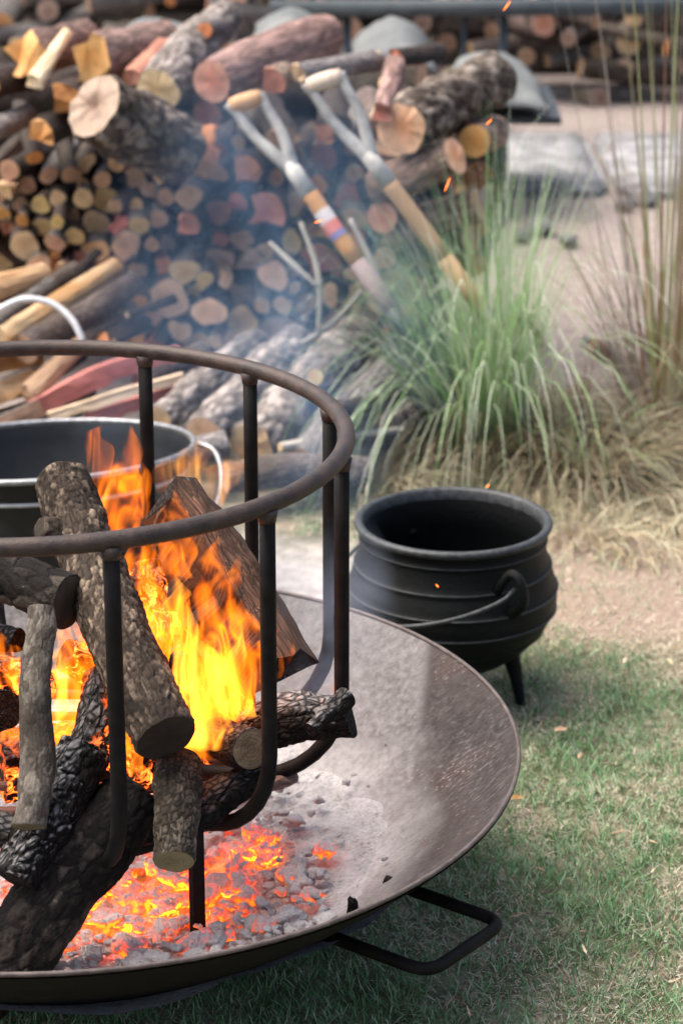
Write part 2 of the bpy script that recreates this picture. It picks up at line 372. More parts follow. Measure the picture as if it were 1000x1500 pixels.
def mk_smoke(name, dens, scale, lo, hi, col=(.62, .76, .95)):
    t = NT(name)
    g = t.node('NewGeometry'); mp = t.node('Mapping'); t.set(mp.inputs[0], g.outputs['Position']); mp.inputs['Scale'].default_value = (1, .8, .75)
    n = t.noise(mp.outputs[0], scale, 4, .55, .8)
    f = t.ramp(n, [(lo, 0.0), (hi, 1.0)])
    tc = t.node('TexCoord'); ln = t.node('VectorMath', operation='LENGTH'); t.set(ln.inputs[0], tc.outputs['Object'])
    edge = t.ramp(ln.outputs['Value'], [(.2, 1.0), (.82, 0.0)])
    vs = t.node('VolumeScatter'); t.set(vs.inputs['Color'], col); vs.inputs['Anisotropy'].default_value = .2
    t.set(vs.inputs['Density'], t.math('MULTIPLY', t.math('MULTIPLY', f, edge), dens))
    t.m.cycles.volume_step_rate = 2.0
    t.t.links.new(vs.outputs[0], t.out.inputs['Volume'])
    return t.m
mk_smoke('smoke_plume', .58, 3.4, .46, .66, (.34, .6, 1.0))
mk_smoke('smoke_wisp', 4.0, 9.0, .46, .70, (.6, .75, 1.0))

# ------------------------------------------------------------------ object helpers
COL = sc.collection
def link(name, me, mat=None, parent=None, smooth=True, matrix=None):
    o = bpy.data.objects.new(name, me); COL.objects.link(o)
    if mat and not me.materials: me.materials.append(MATS[mat])
    if smooth:
        me.polygons.foreach_set('use_smooth', [True] * len(me.polygons))
    if parent: o.parent = parent
    if matrix is not None: o.matrix_world = matrix if not parent else matrix
    return o
def mesh(name, vs, fs):
    used = sorted({i for f in fs for i in f})
    if len(used) < len(vs):
        ix = {o: n for n, o in enumerate(used)}; vs = [vs[i] for i in used]; fs = [tuple(ix[i] for i in f) for f in fs]
    me = bpy.data.meshes.new(name); me.from_pydata([tuple(v) for v in vs], [], fs); me.validate(); me.update(); return me
def tag(o, label, cat=None, group=None, kind=None):
    o['label'] = label
    if cat: o['category'] = cat
    if group: o['group'] = group
    if kind: o['kind'] = kind
    return o
def empty(name, loc=(0, 0, 0), rot=None):
    o = bpy.data.objects.new(name, None); COL.objects.link(o); o.empty_display_size = .05
    o.location = loc
    if rot is not None: o.rotation_euler = rot
    return o
def catmull(pts, n):
    P = [Vector(p) for p in pts]
    if len(P) == 2: return [P[0].lerp(P[1], k / n) for k in range(n + 1)]
    P = [P[0] * 2 - P[1]] + P + [P[-1] * 2 - P[-2]]
    out = []; segs = len(P) - 3
    for k in range(n + 1):
        u = k / n * segs; i = min(int(u), segs - 1); f = u - i
        a, b, c, d = P[i:i + 4]
        out.append(.5 * ((2 * b) + (c - a) * f + (2 * a - 5 * b + 4 * c - d) * f * f + (3 * b - a - 3 * c + d) * f ** 3))
    return out
def lerp_list(L, n):
    if not isinstance(L, (list, tuple)): return [L] * (n + 1)
    out = []
    for k in range(n + 1):
        u = k / n * (len(L) - 1); i = min(int(u), len(L) - 2); f = u - i; out.append(L[i] * (1 - f) + L[i + 1] * f)
    return out
def tube_geo(pts, radii, n=12, closed=False, caps=True, flat=1.0):
    """a round bar along pts; returns verts, faces"""
    vs, fs = [], []; N = len(pts)
    up = None
    for i, p in enumerate(pts):
        if closed: tg = (pts[(i + 1) % N] - pts[i - 1]).normalized()
        else: tg = (pts[min(i + 1, N - 1)] - pts[max(i - 1, 0)]).normalized()
        if up is None:
            up = tg.orthogonal().normalized()
        up = (up - tg * up.dot(tg)).normalized(); sd_ = tg.cross(up)
        r = radii[i] if isinstance(radii, (list, tuple)) else radii
        for k in range(n):
            a = 2 * PI * k / n; vs.append(p + up * (math.cos(a) * r) + sd_ * (math.sin(a) * r * flat))
    M = N if closed else N - 1
    for i in range(M):
        for k in range(n):
            a, b = i * n + k, i * n + (k + 1) % n; c, d = ((i + 1) % N) * n + (k + 1) % n, ((i + 1) % N) * n + k
            fs.append((a, b, c, d))
    if caps and not closed:
        fs.append(tuple(range(n - 1, -1, -1))); fs.append(tuple((N - 1) * n + k for k in range(n)))
    return vs, fs
def tube(name, pts, r, mat, parent=None, n=12, closed=False, caps=True, seg=None):
    P = [Vector(p) for p in pts]
    if seg: P = catmull(P, seg); r = lerp_list(r, seg)
    vs, fs = tube_geo(P, r, n, closed, caps)
    return link(name, mesh(name, vs, fs), mat, parent)
def lathe_geo(prof, n=64):
    vs, fs = [], []
    for r, z in prof:
        for k in range(n): a = 2 * PI * k / n; vs.append(Vector((r * math.cos(a), r * math.sin(a), z)))
    for i in range(len(prof) - 1):
        for k in range(n): fs.append((i * n + k, i * n + (k + 1) % n, (i + 1) * n + (k + 1) % n, (i + 1) * n + k))
    return vs, fs
def lathe(name, prof, mat, parent=None, n=64):
    vs, fs = lathe_geo(prof, n); return link(name, mesh(name, vs, fs), mat, parent)

def frame_of(A, B):
    z = (B - A).normalized(); x = z.orthogonal().normalized(); y = z.cross(x)
    m = Matrix((x, y, z)).transposed().to_4x4(); m.translation = A
    return m
def make_log(pts, r, bark='bark_brown', end='end_tan', name='firewood_log', n=18, seg=10, lump=.06, crack=0.0, cs=60, seed=None, ends=(1, 1), chip=.02, hollow=0.0, end2=None, metric='DISTANCE'):
    P = [Vector(p) for p in pts]; M = frame_of(P[0], P[-1]); Mi = M.inverted()
    L = catmull([Mi @ p for p in P], seg); R = lerp_list(r, seg)
    sv = Vector((random.uniform(-50, 50),) * 3) if seed is None else Vector((seed, seed * 1.7, seed * .3))
    root = empty(name); root.matrix_world = M
    vs, fs = [], []; N = seg + 1; plate = []
    rings = []
    for i, p in enumerate(L):
        row = []
        for k in range(n):
            a = 2 * PI * k / n; ca, sa = math.cos(a), math.sin(a)
            q = Vector((ca * R[i], sa * R[i], p.z))
            rr = R[i] * (1 + lump * 1.6 * noise.noise(q * (1.2 / max(R[i], .02)) * .5 + sv) + lump * .8 * noise.noise(q * 30 + sv))
            if crack and i in (0, seg): plate.append((.6, .5, 0, 1))
            elif crack:
                wq = Vector((q.x, q.y, q.z * .55)); wq = wq + noise.noise_vector(wq * 45 + sv) * .006
                d, pt = noise.voronoi(wq * cs + sv, distance_metric=metric); e = min((d[1] - d[0]) / .22, 1)
                plate.append((e, noise.cell(pt[0] * 9.7 + Vector((.5, .5, .5))) * .5 + .5, 0, 1))
                rr += crack * (e - .6) + crack * .5 * noise.noise(q * 140 + sv) + crack * (plate[-1][1] - .5)
            if i in (0, seg): rr *= 1 - chip
            z = p.z
            if i in (0, seg): z += noise.noise(q * 40 + sv) * R[i] * .08
            row.append(Vector((p.x + ca * rr, p.y + sa * rr, z)))
        rings.append(row); vs += row
    for i in range(seg):
        for k in range(n): fs.append((i * n + k, i * n + (k + 1) % n, (i + 1) * n + (k + 1) % n, (i + 1) * n + k))
    bm_ = mesh('bark', vs, fs)
    if plate:
        at = bm_.color_attributes.new('plate', 'FLOAT_COLOR', 'POINT'); at.data.foreach_set('color', np.array(plate, dtype=np.float32).ravel())
    link('bark', bm_, bark, root)
    for e, (i, sgn) in enumerate(((0, -1), (seg, 1))):
        if not ends[e]: continue
        c = L[i]; v2 = [Vector((c.x, c.y, c.z - sgn * hollow * R[i]))]; f2 = []
        K = 4
        for j in range(1, K + 1):
            for k in range(n):
                q = rings[i][k]; f = j / K
                z = (c.z * (1 - f) + q.z * f) + (noise.noise(Vector((q.x * f, q.y * f, i)) * 60 + sv) * R[i] * .05 if j < K else 0)
                if j == K: z -= sgn * .0005
                v2.append(Vector((c.x + (q.x - c.x) * f * .995, c.y + (q.y - c.y) * f * .995, z)))
        for k in range(n):
            a, bb = 1 + k, 1 + (k + 1) % n
            f2.append((0, a, bb) if sgn > 0 else (0, bb, a))
            for j in range(K - 1):
                o1 = 1 + j * n; o2 = 1 + (j + 1) * n; q = (o1 + k, o2 + k, o2 + (k + 1) % n, o1 + (k + 1) % n)
                f2.append(q if sgn > 0 else q[::-1])
        link('cut_end', mesh('cut_end', v2, f2), (end2 if (e == 1 and end2) else end), root)
    return root
def make_split(pts, r, wood='wood_yellow', bark='bark_brown', name='split_log', seg=14, arc=1.2, apex=.7, roll=None, seed=None, jag=.17, face=None, taper=1.0, endmat=None, with_bark=True):
    P = [Vector(p) for p in pts]; M = frame_of(P[0], P[-1]); Mi = M.inverted()
    if face is not None:
        fl_ = M.to_3x3().inverted() @ Vector(face); roll = math.atan2(fl_.y, fl_.x)
    if roll is not None: M = M @ Matrix.Rotation(roll, 4, 'Z'); Mi = M.inverted()
    L = catmull([Mi @ p for p in P], seg); R = lerp_list(r, seg)
    sv = Vector((random.uniform(-50, 50),) * 3)
    A = 6
    sec = [Vector((math.cos(-arc + 2 * arc * k / A), math.sin(-arc + 2 * arc * k / A), 0)) for k in range(A + 1)]
    sec += [Vector((-apex * .15 + random.uniform(-.1, .1), .45 * math.sin(arc) + random.uniform(-.12, .12), 0)), Vector((-apex, random.uniform(-.25, .25), 0)), Vector((-apex * .2 + random.uniform(-.1, .1), -.5 * math.sin(arc) + random.uniform(-.12, .12), 0))]
    n = len(sec)
    root = empty(name); root.matrix_world = M
    vs = []
    for i, p in enumerate(L):
        for k, s in enumerate(sec):
            j = jag if k > A else jag * .35
            q = Vector((s.x * R[i], s.y * R[i], p.z))
            d = Vector((noise.noise(Vector((k * 3.1, 0, p.z * 9)) + sv), noise.noise(Vector((k * 3.1, 9, p.z * 9)) + sv), 0)) * R[i] * j * 2.2 + Vector((noise.noise(Vector((k * 5.1, 2, p.z * 38)) + sv), noise.noise(Vector((k * 5.1, 7, p.z * 38)) + sv), 0)) * R[i] * j * 1.1
            z = p.z + (noise.noise(Vector((k * 1.7, i, 4)) + sv) * R[i] * .7 if i in (0, seg) else 0)
            vs.append(Vector((p.x + q.x + d.x, p.y + q.y + d.y, z)))
    wf, bf = [], []
    for i in range(seg):
        for k in range(n):
            f = (i * n + k, i * n + (k + 1) % n, (i + 1) * n + (k + 1) % n, (i + 1) * n + k)
            (bf if (k < A and with_bark) else wf).append(f)
    caps = [tuple(range(n - 1, -1, -1)), tuple(seg * n + k for k in range(n))]
    if endmat is None: wf += caps
    link('split_face', mesh('split_face', vs, wf), wood, root, smooth=False)
    if with_bark: link('bark', mesh('bark', vs, bf), bark, root, smooth=True)
    if endmat is not None:
        for c_ in caps: link('cut_end', mesh('cut_end', vs, [c_]), endmat, root, smooth=False)
    return root
def plog(pp, rpx, **kw):
    """pp: [(px,py,Y)...], rpx radius in picture pixels at each point"""
    pts = [atY(*p) for p in pp]
    R = rpx if isinstance(rpx, (list, tuple)) else [rpx] * len(pts)
    if len(R) != len(pts): R = lerp_list(list(R), len(pts) - 1)
    return pts, [m_of(R[k], pts[k]) for k in range(len(pts))]

# ------------------------------------------------------------------ ground
gm = mesh('ground', [(-60, -20, 0), (60, -20, 0), (60, 120, 0), (-60, 120, 0)], [(0, 1, 2, 3)])
g = link('ground', gm, 'ground', smooth=False); tag(g, 'lawn of dry and green turf running back to gravel', kind='structure')

def blades(name, spots, mat='grass_blade', parent=None, seg=2):
    """spots: (base, direction vec of tip (Vector), sag, width, colour)"""
    vs, fs, cols = [], [], []
    for base, tip, sag, wd, col in spots:
        side = Vector((-tip.y, tip.x, 0))
        if side.length < 1e-4: side = Vector((random.uniform(-1, 1), random.uniform(-1, 1), 0))
        side = (side.normalized() * math.cos(random.uniform(-.9, .9)) + Vector((tip.x, tip.y, 0)).normalized() * random.uniform(-.6, .6)).normalized() if (tip.x or tip.y) else side.normalized()
        i0 = len(vs)
        for k in range(seg + 1):
            f = k / seg
            c = base + tip * f + Vector((0, 0, -sag * f * f))
            w_ = wd * (1 - f) ** .6 * .5 if k < seg else 0
            if k < seg:
                vs.append(c - side * w_); vs.append(c + side * w_); cols += [col, col]
            else: vs.append(c); cols.append(col)
        for k in range(seg):
            a = i0 + 2 * k
            if k < seg - 1: fs.append((a, a + 1, a + 3, a + 2))
            else: fs.append((a, a + 1, a + 2))
    me = bpy.data.meshes.new(name); me.from_pydata([tuple(v) for v in vs], [], fs); me.update()
    at = me.color_attributes.new('Col', 'FLOAT_COLOR', 'POINT')
    at.data.foreach_set('color', np.array([(*c, 1) for c in cols], dtype=np.float32).ravel())
    return link(name, me, mat, parent, smooth=False)

def in_pot(x, y): return (x - .19) ** 2 + (y - 4.0) ** 2 < .02
GREEN = [(.10, .23, .09), (.16, .31, .14), (.24, .38, .20), (.08, .17, .065), (.36, .45, .30)]
STRAW = [(.52, .47, .35), (.44, .38, .26), (.62, .58, .47), (.34, .28, .18), (.48, .47, .36)]
spots = []
rg = random.Random(3)
N_B = 0
while N_B < 85000:
    x = rg.uniform(-.5, .9); y = rg.uniform(2.55, 5.25)
    if abs(x) > .16 * y + .1: continue
    if x < -.1 and y > 3.5: continue
    if (x - BX) ** 2 + (y - BY) ** 2 < .14 ** 2: continue
    if rg.random() > (1.0 if y < 4.2 else .75): continue
    v = Vector((x, y, 0))
    pn = noise.noise(v * 3.2 + Vector((3, 1, 0))) * .6 + noise.noise(v * 9) * .4
    dist = math.hypot(x - BX, y - BY)
    dry = .40 + pn * 1.25 + .30 * min(max((y - 4.15) / .4, 0), 1) + .32 * min(max((x - .36) / .2, 0), 1) - .18 * (dist < .95)
    if math.hypot(x - .0, y - 4.35) < .42 and x < .02: continue
    if math.hypot((x - .55) / .3, (y - 4.55) / .35) + .5 * pn < 1 and rg.random() < .72: continue
    straw = rg.random() < dry
    ln = rg.uniform(.010, .026) * (1.25 if not straw else 1.0)
    a = rg.uniform(0, 2 * PI); lean = rg.uniform(.3, 1.0) if not straw else rg.uniform(.7, 1.5)
    tip = Vector((math.cos(a) * math.sin(lean), math.sin(a) * math.sin(lean), max(math.cos(lean), .06))) * ln
    c = rg.choice(STRAW if straw else GREEN); k = rg.uniform(.75, 1.25)
    spots.append((v + Vector((0, 0, rg.uniform(0, .006))), tip, ln * .25, rg.uniform(.0012, .0028), tuple(q * k for q in c)))
    N_B += 1
o = blades('lawn_grass', spots); tag(o, 'short patchy lawn grass, green by the fire bowl and straw dry beyond', 'grass', kind='stuff')

# ------------------------------------------------------------------ fire bowl
bowl = empty('fire_bowl', (BX, BY, 0)); tag(bowl, 'wide rusty steel fire bowl dusted with ash, standing on the lawn', 'fire bowl')
def bz(r): return .014 + (BZ - .014) * (r / BR) ** 2
prof_in = [(max(r, 1e-4), bz(r)) for r in np.linspace(0, BR, 28)]
lathe('inner_sheet', prof_in, 'bowl_inside', bowl, 128)
tube('rim', [Vector((BR * math.cos(2 * PI * k / 160), BR * math.sin(2 * PI * k / 160), BZ)) for k in range(160)], .0032, 'iron_rim', bowl, 10, closed=True)
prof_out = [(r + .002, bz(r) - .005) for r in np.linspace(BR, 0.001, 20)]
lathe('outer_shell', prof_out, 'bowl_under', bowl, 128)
hz = .165
def loc(p): return Vector(p) - Vector((BX, BY, 0))
h1, h2 = loc(atZ(738, 1352, hz)), loc(atZ(628, 1426, hz))
out = ((h1 + h2) / 2); out.z = 0; out.normalize()
def corner(a, c, b, r=.03, k=6):
    u = (a - c).normalized() * r; v_ = (b - c).normalized() * r
    return [c + u * (1 - f) ** 2 + v_ * f * f for f in [i / k for i in range(k + 1)]]
i1, i2 = h1 - out * .175, h2 - out * .165; i1.z = i2.z = hz + .012
tube('carry_handle', [i1] + corner(i1, h1, h2) + corner(h1, h2, i2) + [i2], .0085, 'iron_sooty', bowl, 14)
wp = [Vector((BX * 0, 0, 0))]
# ash bed
vs, fs = [], []
NR, NA = 150, 420
for i in range(NR + 1):
    r = .50 * i / NR + 1e-4
    for k in range(NA):
        a = 2 * PI * k / NA; q = Vector((r * math.cos(a), r * math.sin(a), 0))
        h = .075 * max(0, 1 - (r / .47) ** 2) ** .8 + .014 * max(0, 1 - r / .5) * noise.noise(q * 14) + .011 * noise.noise(q * 45) * max(0, 1 - (r / .5) ** 3) + (.005 * noise.noise(q * 120) + .003 * noise.noise(q * 260)) * max(0, 1 - (r / .5) ** 3)
        re = .43 + .05 * noise.noise(Vector((math.cos(a) * 2, math.sin(a) * 2, 0))) + .02 * noise.noise(Vector((math.cos(a) * 9, math.sin(a) * 9, 3)))
        h *= max(0, 1 - (r / re) ** 4)
        z = bz(r) + .0015 + (h if r < re else - (r - re) * .3)
        vs.append(Vector((q.x, q.y, z)))
for i in range(NR):
    for k in range(NA): fs.append((i * NA + k, i * NA + (k + 1) % NA, (i + 1) * NA + (k + 1) % NA, (i + 1) * NA + k))
o = link('ash_bed', mesh('ash_bed', vs, fs), 'ash'); o.location = (BX, BY, 0)
tag(o, 'pale grey ash heaped across the fire bowl', 'ash', kind='stuff')
def ash_z(x, y):
    q = Vector((x - BX, y - BY, 0)); r = q.length
    return bz(r) + (.075 * max(0, 1 - (r / .47) ** 2) ** .8 if r < .47 else 0)

# coals
def lump_mesh(seed, sub=2, sq=.75, rough=.35):
    bm = bmesh.new(); bmesh.ops.create_icosphere(bm, subdivisions=sub, radius=1)
    s = Vector((seed * 7.7, seed * 3.1, seed))
    for v in bm.verts:
        c = v.co.copy(); d = noise.voronoi(c * 1.1 + s)[0]
        f = 1 + rough * noise.noise(c * 1.3 + s) + .45 * (d[1] - d[0]) - .15 + .16 * noise.noise(c * 4 + s) + .07 * noise.noise(c * 9 + s)
        v.co = Vector((c.x * f, c.y * f, c.z * f * sq))
    me = bpy.data.meshes.new('coal'); bm.to_mesh(me); bm.free(); return me
LUMPS = {m: [lump_mesh(k + j * 20, 3, .6, .7) for k in range(9)] for j, m in enumerate(('coal_hot', 'coal_warm', 'coal_cold'))}
LBL = {'coal_hot': 'bright orange glowing ember under the burning logs in the fire bowl', 'coal_warm': 'ash-coated ember with a dull red glow over its ash in the fire bowl', 'coal_cold': 'burnt-out grey lump of ash on the fire bowl slope'}
rc = random.Random(11)
def coal(x, y, s, kind, dz=0):
    me = rc.choice(LUMPS[kind])
    if not me.materials: me.materials.append(MATS[kind])
    o = bpy.data.objects.new('ember' if kind != 'coal_cold' else 'ash_lump', me); COL.objects.link(o)
    me.polygons.foreach_set('use_smooth', [True] * len(me.polygons))
    o.location = (x, y, ash_z(x, y) + s * (.35 if kind == 'coal_hot' else .08) + dz); o.scale = (s * rc.uniform(.8, 1.25), s * rc.uniform(.8, 1.25), s * rc.uniform(.75, 1.1)); o.rotation_euler = (rc.uniform(-.4, .4), rc.uniform(-.4, .4), rc.uniform(0, 6.3))
    tag(o, LBL[kind], 'ember' if kind != 'coal_cold' else 'ash', {'coal_hot': 'hottest embers', 'coal_warm': 'ash-coated embers', 'coal_cold': 'cold lumps of ash'}[kind])
n = 0; placed = []
while n < 400:
    px, py = rc.uniform(-30, 480), rc.uniform(1150, 1425)
    P = atZ(px, py, .135)
    r = math.hypot(P.x - BX, P.y - BY)
    if r > .47: continue
    hotc = math.hypot((px - 205) / 175, (py - 1290) / 66)
    hot2 = math.hypot((px - 365) / 50, (py - 1235) / 24)
    hot3 = math.hypot((px - 10) / 70, (py - 1290) / 30)
    hm = min(hotc, hot2, hot3)
    if px > 430 and py < 1250 and rc.random() < .8: continue
    s = .004 + .018 * rc.random() ** 2.2 if hm > .9 else rc.uniform(.009, .025)
    if any((P.x - q[0]) ** 2 + (P.y - q[1]) ** 2 < ((s + q[2]) * .72) ** 2 for q in placed): 
        if rc.random() < .97: continue
    placed.append((P.x, P.y, s))
    k = 'coal_hot' if hm < .75 + rc.uniform(-.15, .15) else ('coal_warm' if hm < 1.45 + rc.uniform(-.55, .4) else 'coal_cold')
    coal(P.x, P.y, s, k, rc.uniform(-.002, .006)); n += 1
for k in range(16):        # small bits on the open slope
    px, py = rc.uniform(330, 580), rc.uniform(1120, 1330); P = atZ(px, py, .15); r = math.hypot(P.x - BX, P.y - BY)
    if r > .5: continue
    coal(P.x, P.y, rc.uniform(.0025, .006), 'coal_warm' if rc.random() < .3 and px < 480 else 'coal_cold')

# ------------------------------------------------------------------ log cage
RX, RY, RR, RZ = -0.4045, 3.165, 0.411, 0.739
cage = empty('log_cage', (RX, RY, 0)); tag(cage, 'dark iron basket of bent bars under a round hoop, holding the burning logs', 'fire basket')
tube('hoop', [Vector((RR * math.cos(2 * PI * k / 120), RR * math.sin(2 * PI * k / 120), RZ)) for k in range(120)], .0116, 'iron_rust', cage, 16, closed=True)
ZB, RB_ = .275, .13
FR = RR - RB_
def post(a, rad=.0103):
    d = Vector((math.sin(a), -math.cos(a), 0))
    pts = [d * RR + Vector((0, 0, RZ - .012)), d * RR + Vector((0, 0, .62)), d * RR + Vector((0, 0, .5))]
    for k in range(9):
        b = k / 8 * PI / 2
        pts.append(d * (FR + RB_ * math.cos(b)) + Vector((0, 0, ZB + RB_ - RB_ * math.sin(b))))
    pts.append(d * (FR - .08) + Vector((0, 0, ZB)))
    o = tube('upright', pts, rad, 'iron_sooty', cage, 12)
    # weld bead at the hoop
    tube('weld', [d * RR + Vector((0, 0, RZ - .022)), d * RR + Vector((0, 0, RZ - .006))], [.011, .014], 'iron_rust', o, 12)
A_ = [math.radians(x) for x in (19.5, 50, 80, 109, 138, 163, 196, 225, 254, 286, 318, 348)]
for a in A_: post(a)
tube('base_ring', [Vector((FR * math.cos(2 * PI * k / 80), FR * math.sin(2 * PI * k / 80), ZB - .012)) for k in range(80)], .0085, 'iron_sooty', cage, 12, closed=True)
for k in range(-3, 4):
    yk = k * .075; hw = math.sqrt(max(FR ** 2 - yk ** 2, .001))
    tube('grate_bar', [Vector((-hw, yk, ZB - .004)), Vector((hw, yk, ZB - .004))], .007, 'iron_red', cage, 10)
for a in (50, 140, 230, 320):
    a = math.radians(a); d = Vector((math.sin(a), -math.cos(a), 0)); q = d * FR
    sd_ = Vector((d.y, -d.x, 0))
    vs = []
    for z in (bz(FR) + .018, ZB - .014):
        for u, v_ in ((-1, -1), (1, -1), (1, 1), (-1, 1)): vs.append(q + sd_ * (u * .011) + d * (v_ * .004) + Vector((0, 0, z)))
    link('foot', mesh('foot', vs, [(3, 2, 1, 0), (4, 5, 6, 7), (0, 1, 5, 4), (1, 2, 6, 5), (2, 3, 7, 6), (3, 0, 4, 7)]), 'iron_sooty', cage, smooth=False)

# ------------------------------------------------------------------ logs in the fire
def fire_log(pp, rpx, label, bark='bark_fire', end='end_burnt', n=104, seg=150, lump=.07, crack=.0022, cs=105, **kw):
    pts, R = plog(pp, rpx)
    o = make_log(pts, R, bark, end, 'burning_log', n, seg, lump, crack, cs, **kw)
    tag(o, label, 'log', 'logs burning in the iron basket'); return o
L1 = fire_log([(90, 702, 3.26), (125, 800, 3.16), (172, 925, 3.02), (244, 1082, 2.87)], [40, 44, 47, 46], 'long cracked-bark log leaning from its blunt top down to a dark sawn end', seed=3.3, metric='CHEBYCHEV', cs=120)
pts, R = plog([(105, 790, 3.17), (58, 772, 3.15)], [26, 19])
st = make_log(pts, R, 'bark_fire', 'end_burnt', 'branch_stub', 32, 24, .1, .002, 60, ends=(0, 1), chip=.25)
st.parent = L1; st.matrix_parent_inverse = L1.matrix_world.inverted()
fire_log([(62, 890, 2.97), (52, 1010, 2.90), (57, 1110, 2.86), (42, 1212, 2.80)], [20, 24, 26, 25], 'slim grey upright log with an olive sawn foot beside the long cracked log', bark='bark_smooth', end='end_olive', crack=.0007, cs=130, lump=.10, chip=.05, metric='CHEBYCHEV')
fire_log([(-60, 838, 3.12), (20, 848, 3.10), (100, 882, 3.04)], [34, 36, 40], 'thick sooty branch crossing under the long cracked log', bark='bark_scorched', end='end_burnt', crack=.002, cs=45)
fire_log([(205, 1160, 2.92), (120, 1260, 2.87), (20, 1395, 2.81), (-40, 1465, 2.74)], [48, 58, 55, 50], 'fat blackened log resting slantwise on the embers', bark='bark_scorched', end='end_scorch', crack=.0022, cs=70, lump=.08, chip=.12)
fire_log([(262, 1112, 2.93), (258, 1180, 2.86), (252, 1262, 2.81)], [33, 34, 30], 'short lichen-flecked log poking down out of the basket', bark='bark_lichen', end='end_olive', crack=.0016, cs=150, lump=.10, metric='CHEBYCHEV')
pts, R = plog([(245, 752, 3.32), (335, 885, 3.24), (398, 985, 3.16)], [68, 72, 62])
o = make_split(pts, R, 'wood_fire', 'bark_wedge', 'burning_log', 40, 1.15, .8, face=(.75, .1, .6), jag=.24, endmat='char_black'); tag(o, 'big split wedge of reddish wood wrapped in tall flames', 'log', 'logs burning in the iron basket')
BIG_WEDGE = o
fire_log([(330, 1098, 3.02), (420, 1050, 3.02), (513, 1052, 3.0)], [30, 38, 30], 'charred ash-topped log jutting out between the uprights', bark='char_ash', end='char_black', crack=.0022, cs=60, lump=.13, chip=.1)
fire_log([(455, 1068, 2.93), (505, 1022, 2.99)], [10, 15], 'thin burnt splinter of bark over the charred log end', bark='char_ash', end='char_black', n=24, seg=30, crack=.002, cs=60, lump=.25)
fire_log([(290, 1075, 3.06), (368, 1098, 2.93)], [30, 31], 'short log with a scorched brown sawn face beside the flames', bark='char_black', end='end_scorch', crack=.002, cs=40)
fire_log([(262, 955, 3.0), (262, 1050, 2.98)], [12, 16], 'small charred stub standing behind the long cracked log', bark='char_black', end='char_black', n=24, seg=24, crack=.001, chip=.4)
fire_log([(150, 985, 3.06), (140, 1060, 3.0), (135, 1135, 2.95)], [24, 30, 30], 'black charred plank standing in the orange glow', bark='char_glow', end='char_black', crack=.002, cs=50, lump=.2)
fire_log([(125, 1095, 2.93), (80, 1190, 2.88), (20, 1290, 2.82)], [36, 42, 40], 'crackled charcoal log silvered with ash behind the fat blackened log', bark='char_ash', end='char_black', crack=.0026, cs=62, lump=.10, metric='CHEBYCHEV')
fire_log([(-50, 1200, 2.9), (30, 1225, 2.85)], [28, 26], 'brown charred log end lying behind the slim upright foot', bark='char_black', end='end_scorch', crack=.002, cs=40)
fire_log([(-60, 1050, 3.08), (12, 1042, 3.02)], [40, 30], 'rounded log end edged with fire at the basket side', bark='char_glow', end='char_black', crack=.003, cs=40, lump=.12)
fire_log([(-50, 925, 3.15), (28, 938, 3.10)], [20, 18], 'short black branch under the sooty crossing branch', bark='char_black', end='char_black', n=32, seg=30, crack=.002, cs=50)
fire_log([(170, 1225, 2.90), (280, 1195, 2.92), (390, 1120, 3.0)], [26, 28, 24], 'long black charcoal log lying low across the basket floor', bark='char_black', end='char_black', crack=.003, cs=40, lump=.12)
fire_log([(180, 1110, 3.1), (300, 1110, 3.2)], [46, 46], 'thick glowing log deep in the heart of the fire', bark='char_glow', end='char_glow', crack=.004, cs=36, lump=.15)
fire_log([(0, 1120, 3.12), (130, 1100, 3.16)], [50, 46], 'glowing red log buried behind the slim upright log', bark='char_glow', end='char_glow', crack=.004, cs=36, lump=.15)
fire_log([(270, 1085, 3.22), (240, 950, 3.28), (205, 830, 3.36)], [42, 44, 38], 'charred log standing hidden behind the tall flames', bark='char_glow', end='char_black', crack=.0025, cs=60, lump=.12)
fire_log([(345, 1090, 3.2), (325, 980, 3.26), (300, 880, 3.33)], [40, 42, 36], 'blackened log between the tall flames and the split wedge', bark='char_glow', end='char_black', crack=.0025, cs=60, lump=.12)
fire_log([(95, 960, 3.22), (215, 1010, 3.26)], [30, 34], 'charred log glowing behind the yellow flames', bark='char_glow', end='char_black', crack=.003, cs=40, lump=.15)
fire_log([(-40, 985, 3.2), (70, 1010, 3.24)], [30, 30], 'blackened log glowing red behind the short black branch', bark='char_glow', end='char_black', crack=.003, cs=40, lump=.15)
fire_log([(335, 1172, 3.02), (430, 1138, 3.12)], [11, 10], 'rust coloured stick under the charred ash-topped log', bark='bark_pink', end='end_burnt', n=24, seg=30, crack=.001)

# ------------------------------------------------------------------ flames
def tongue(pp, wpx, mat, parent, depth=.55, n=14, seg=22, twist=.25):
    pts = catmull([atY(*p) for p in pp], seg)
    W = lerp_list(wpx, seg); sv = Vector((random.uniform(-9, 9),) * 3)
    vs, fs = [], []
    for i, p in enumerate(pts):
        f = i / seg; r = m_of(W[i], p)
        sway = Vector((noise.noise(Vector((0, 0, f * 3)) + sv), noise.noise(Vector((5, 0, f * 3)) + sv), 0)) * r * .7
        for k in range(n):
            a = 2 * PI * k / n
            rr = r * (1 + .35 * noise.noise(Vector((math.cos(a), math.sin(a), f * 2.5)) * 1.6 + sv))
            vs.append(p + sway + Vector((math.cos(a) * rr, math.sin(a) * rr * depth, 0)))
    N = seg + 1
    for i in range(seg):
        for k in range(n): fs.append((i * n + k, i * n + (k + 1) % n, (i + 1) * n + (k + 1) % n, (i + 1) * n + k))
    fs.append(tuple(range(n - 1, -1, -1))); fs.append(tuple(seg * n + k for k in range(n)))
    return link('flame_tongue', mesh('flame_tongue', vs, fs), mat, parent)
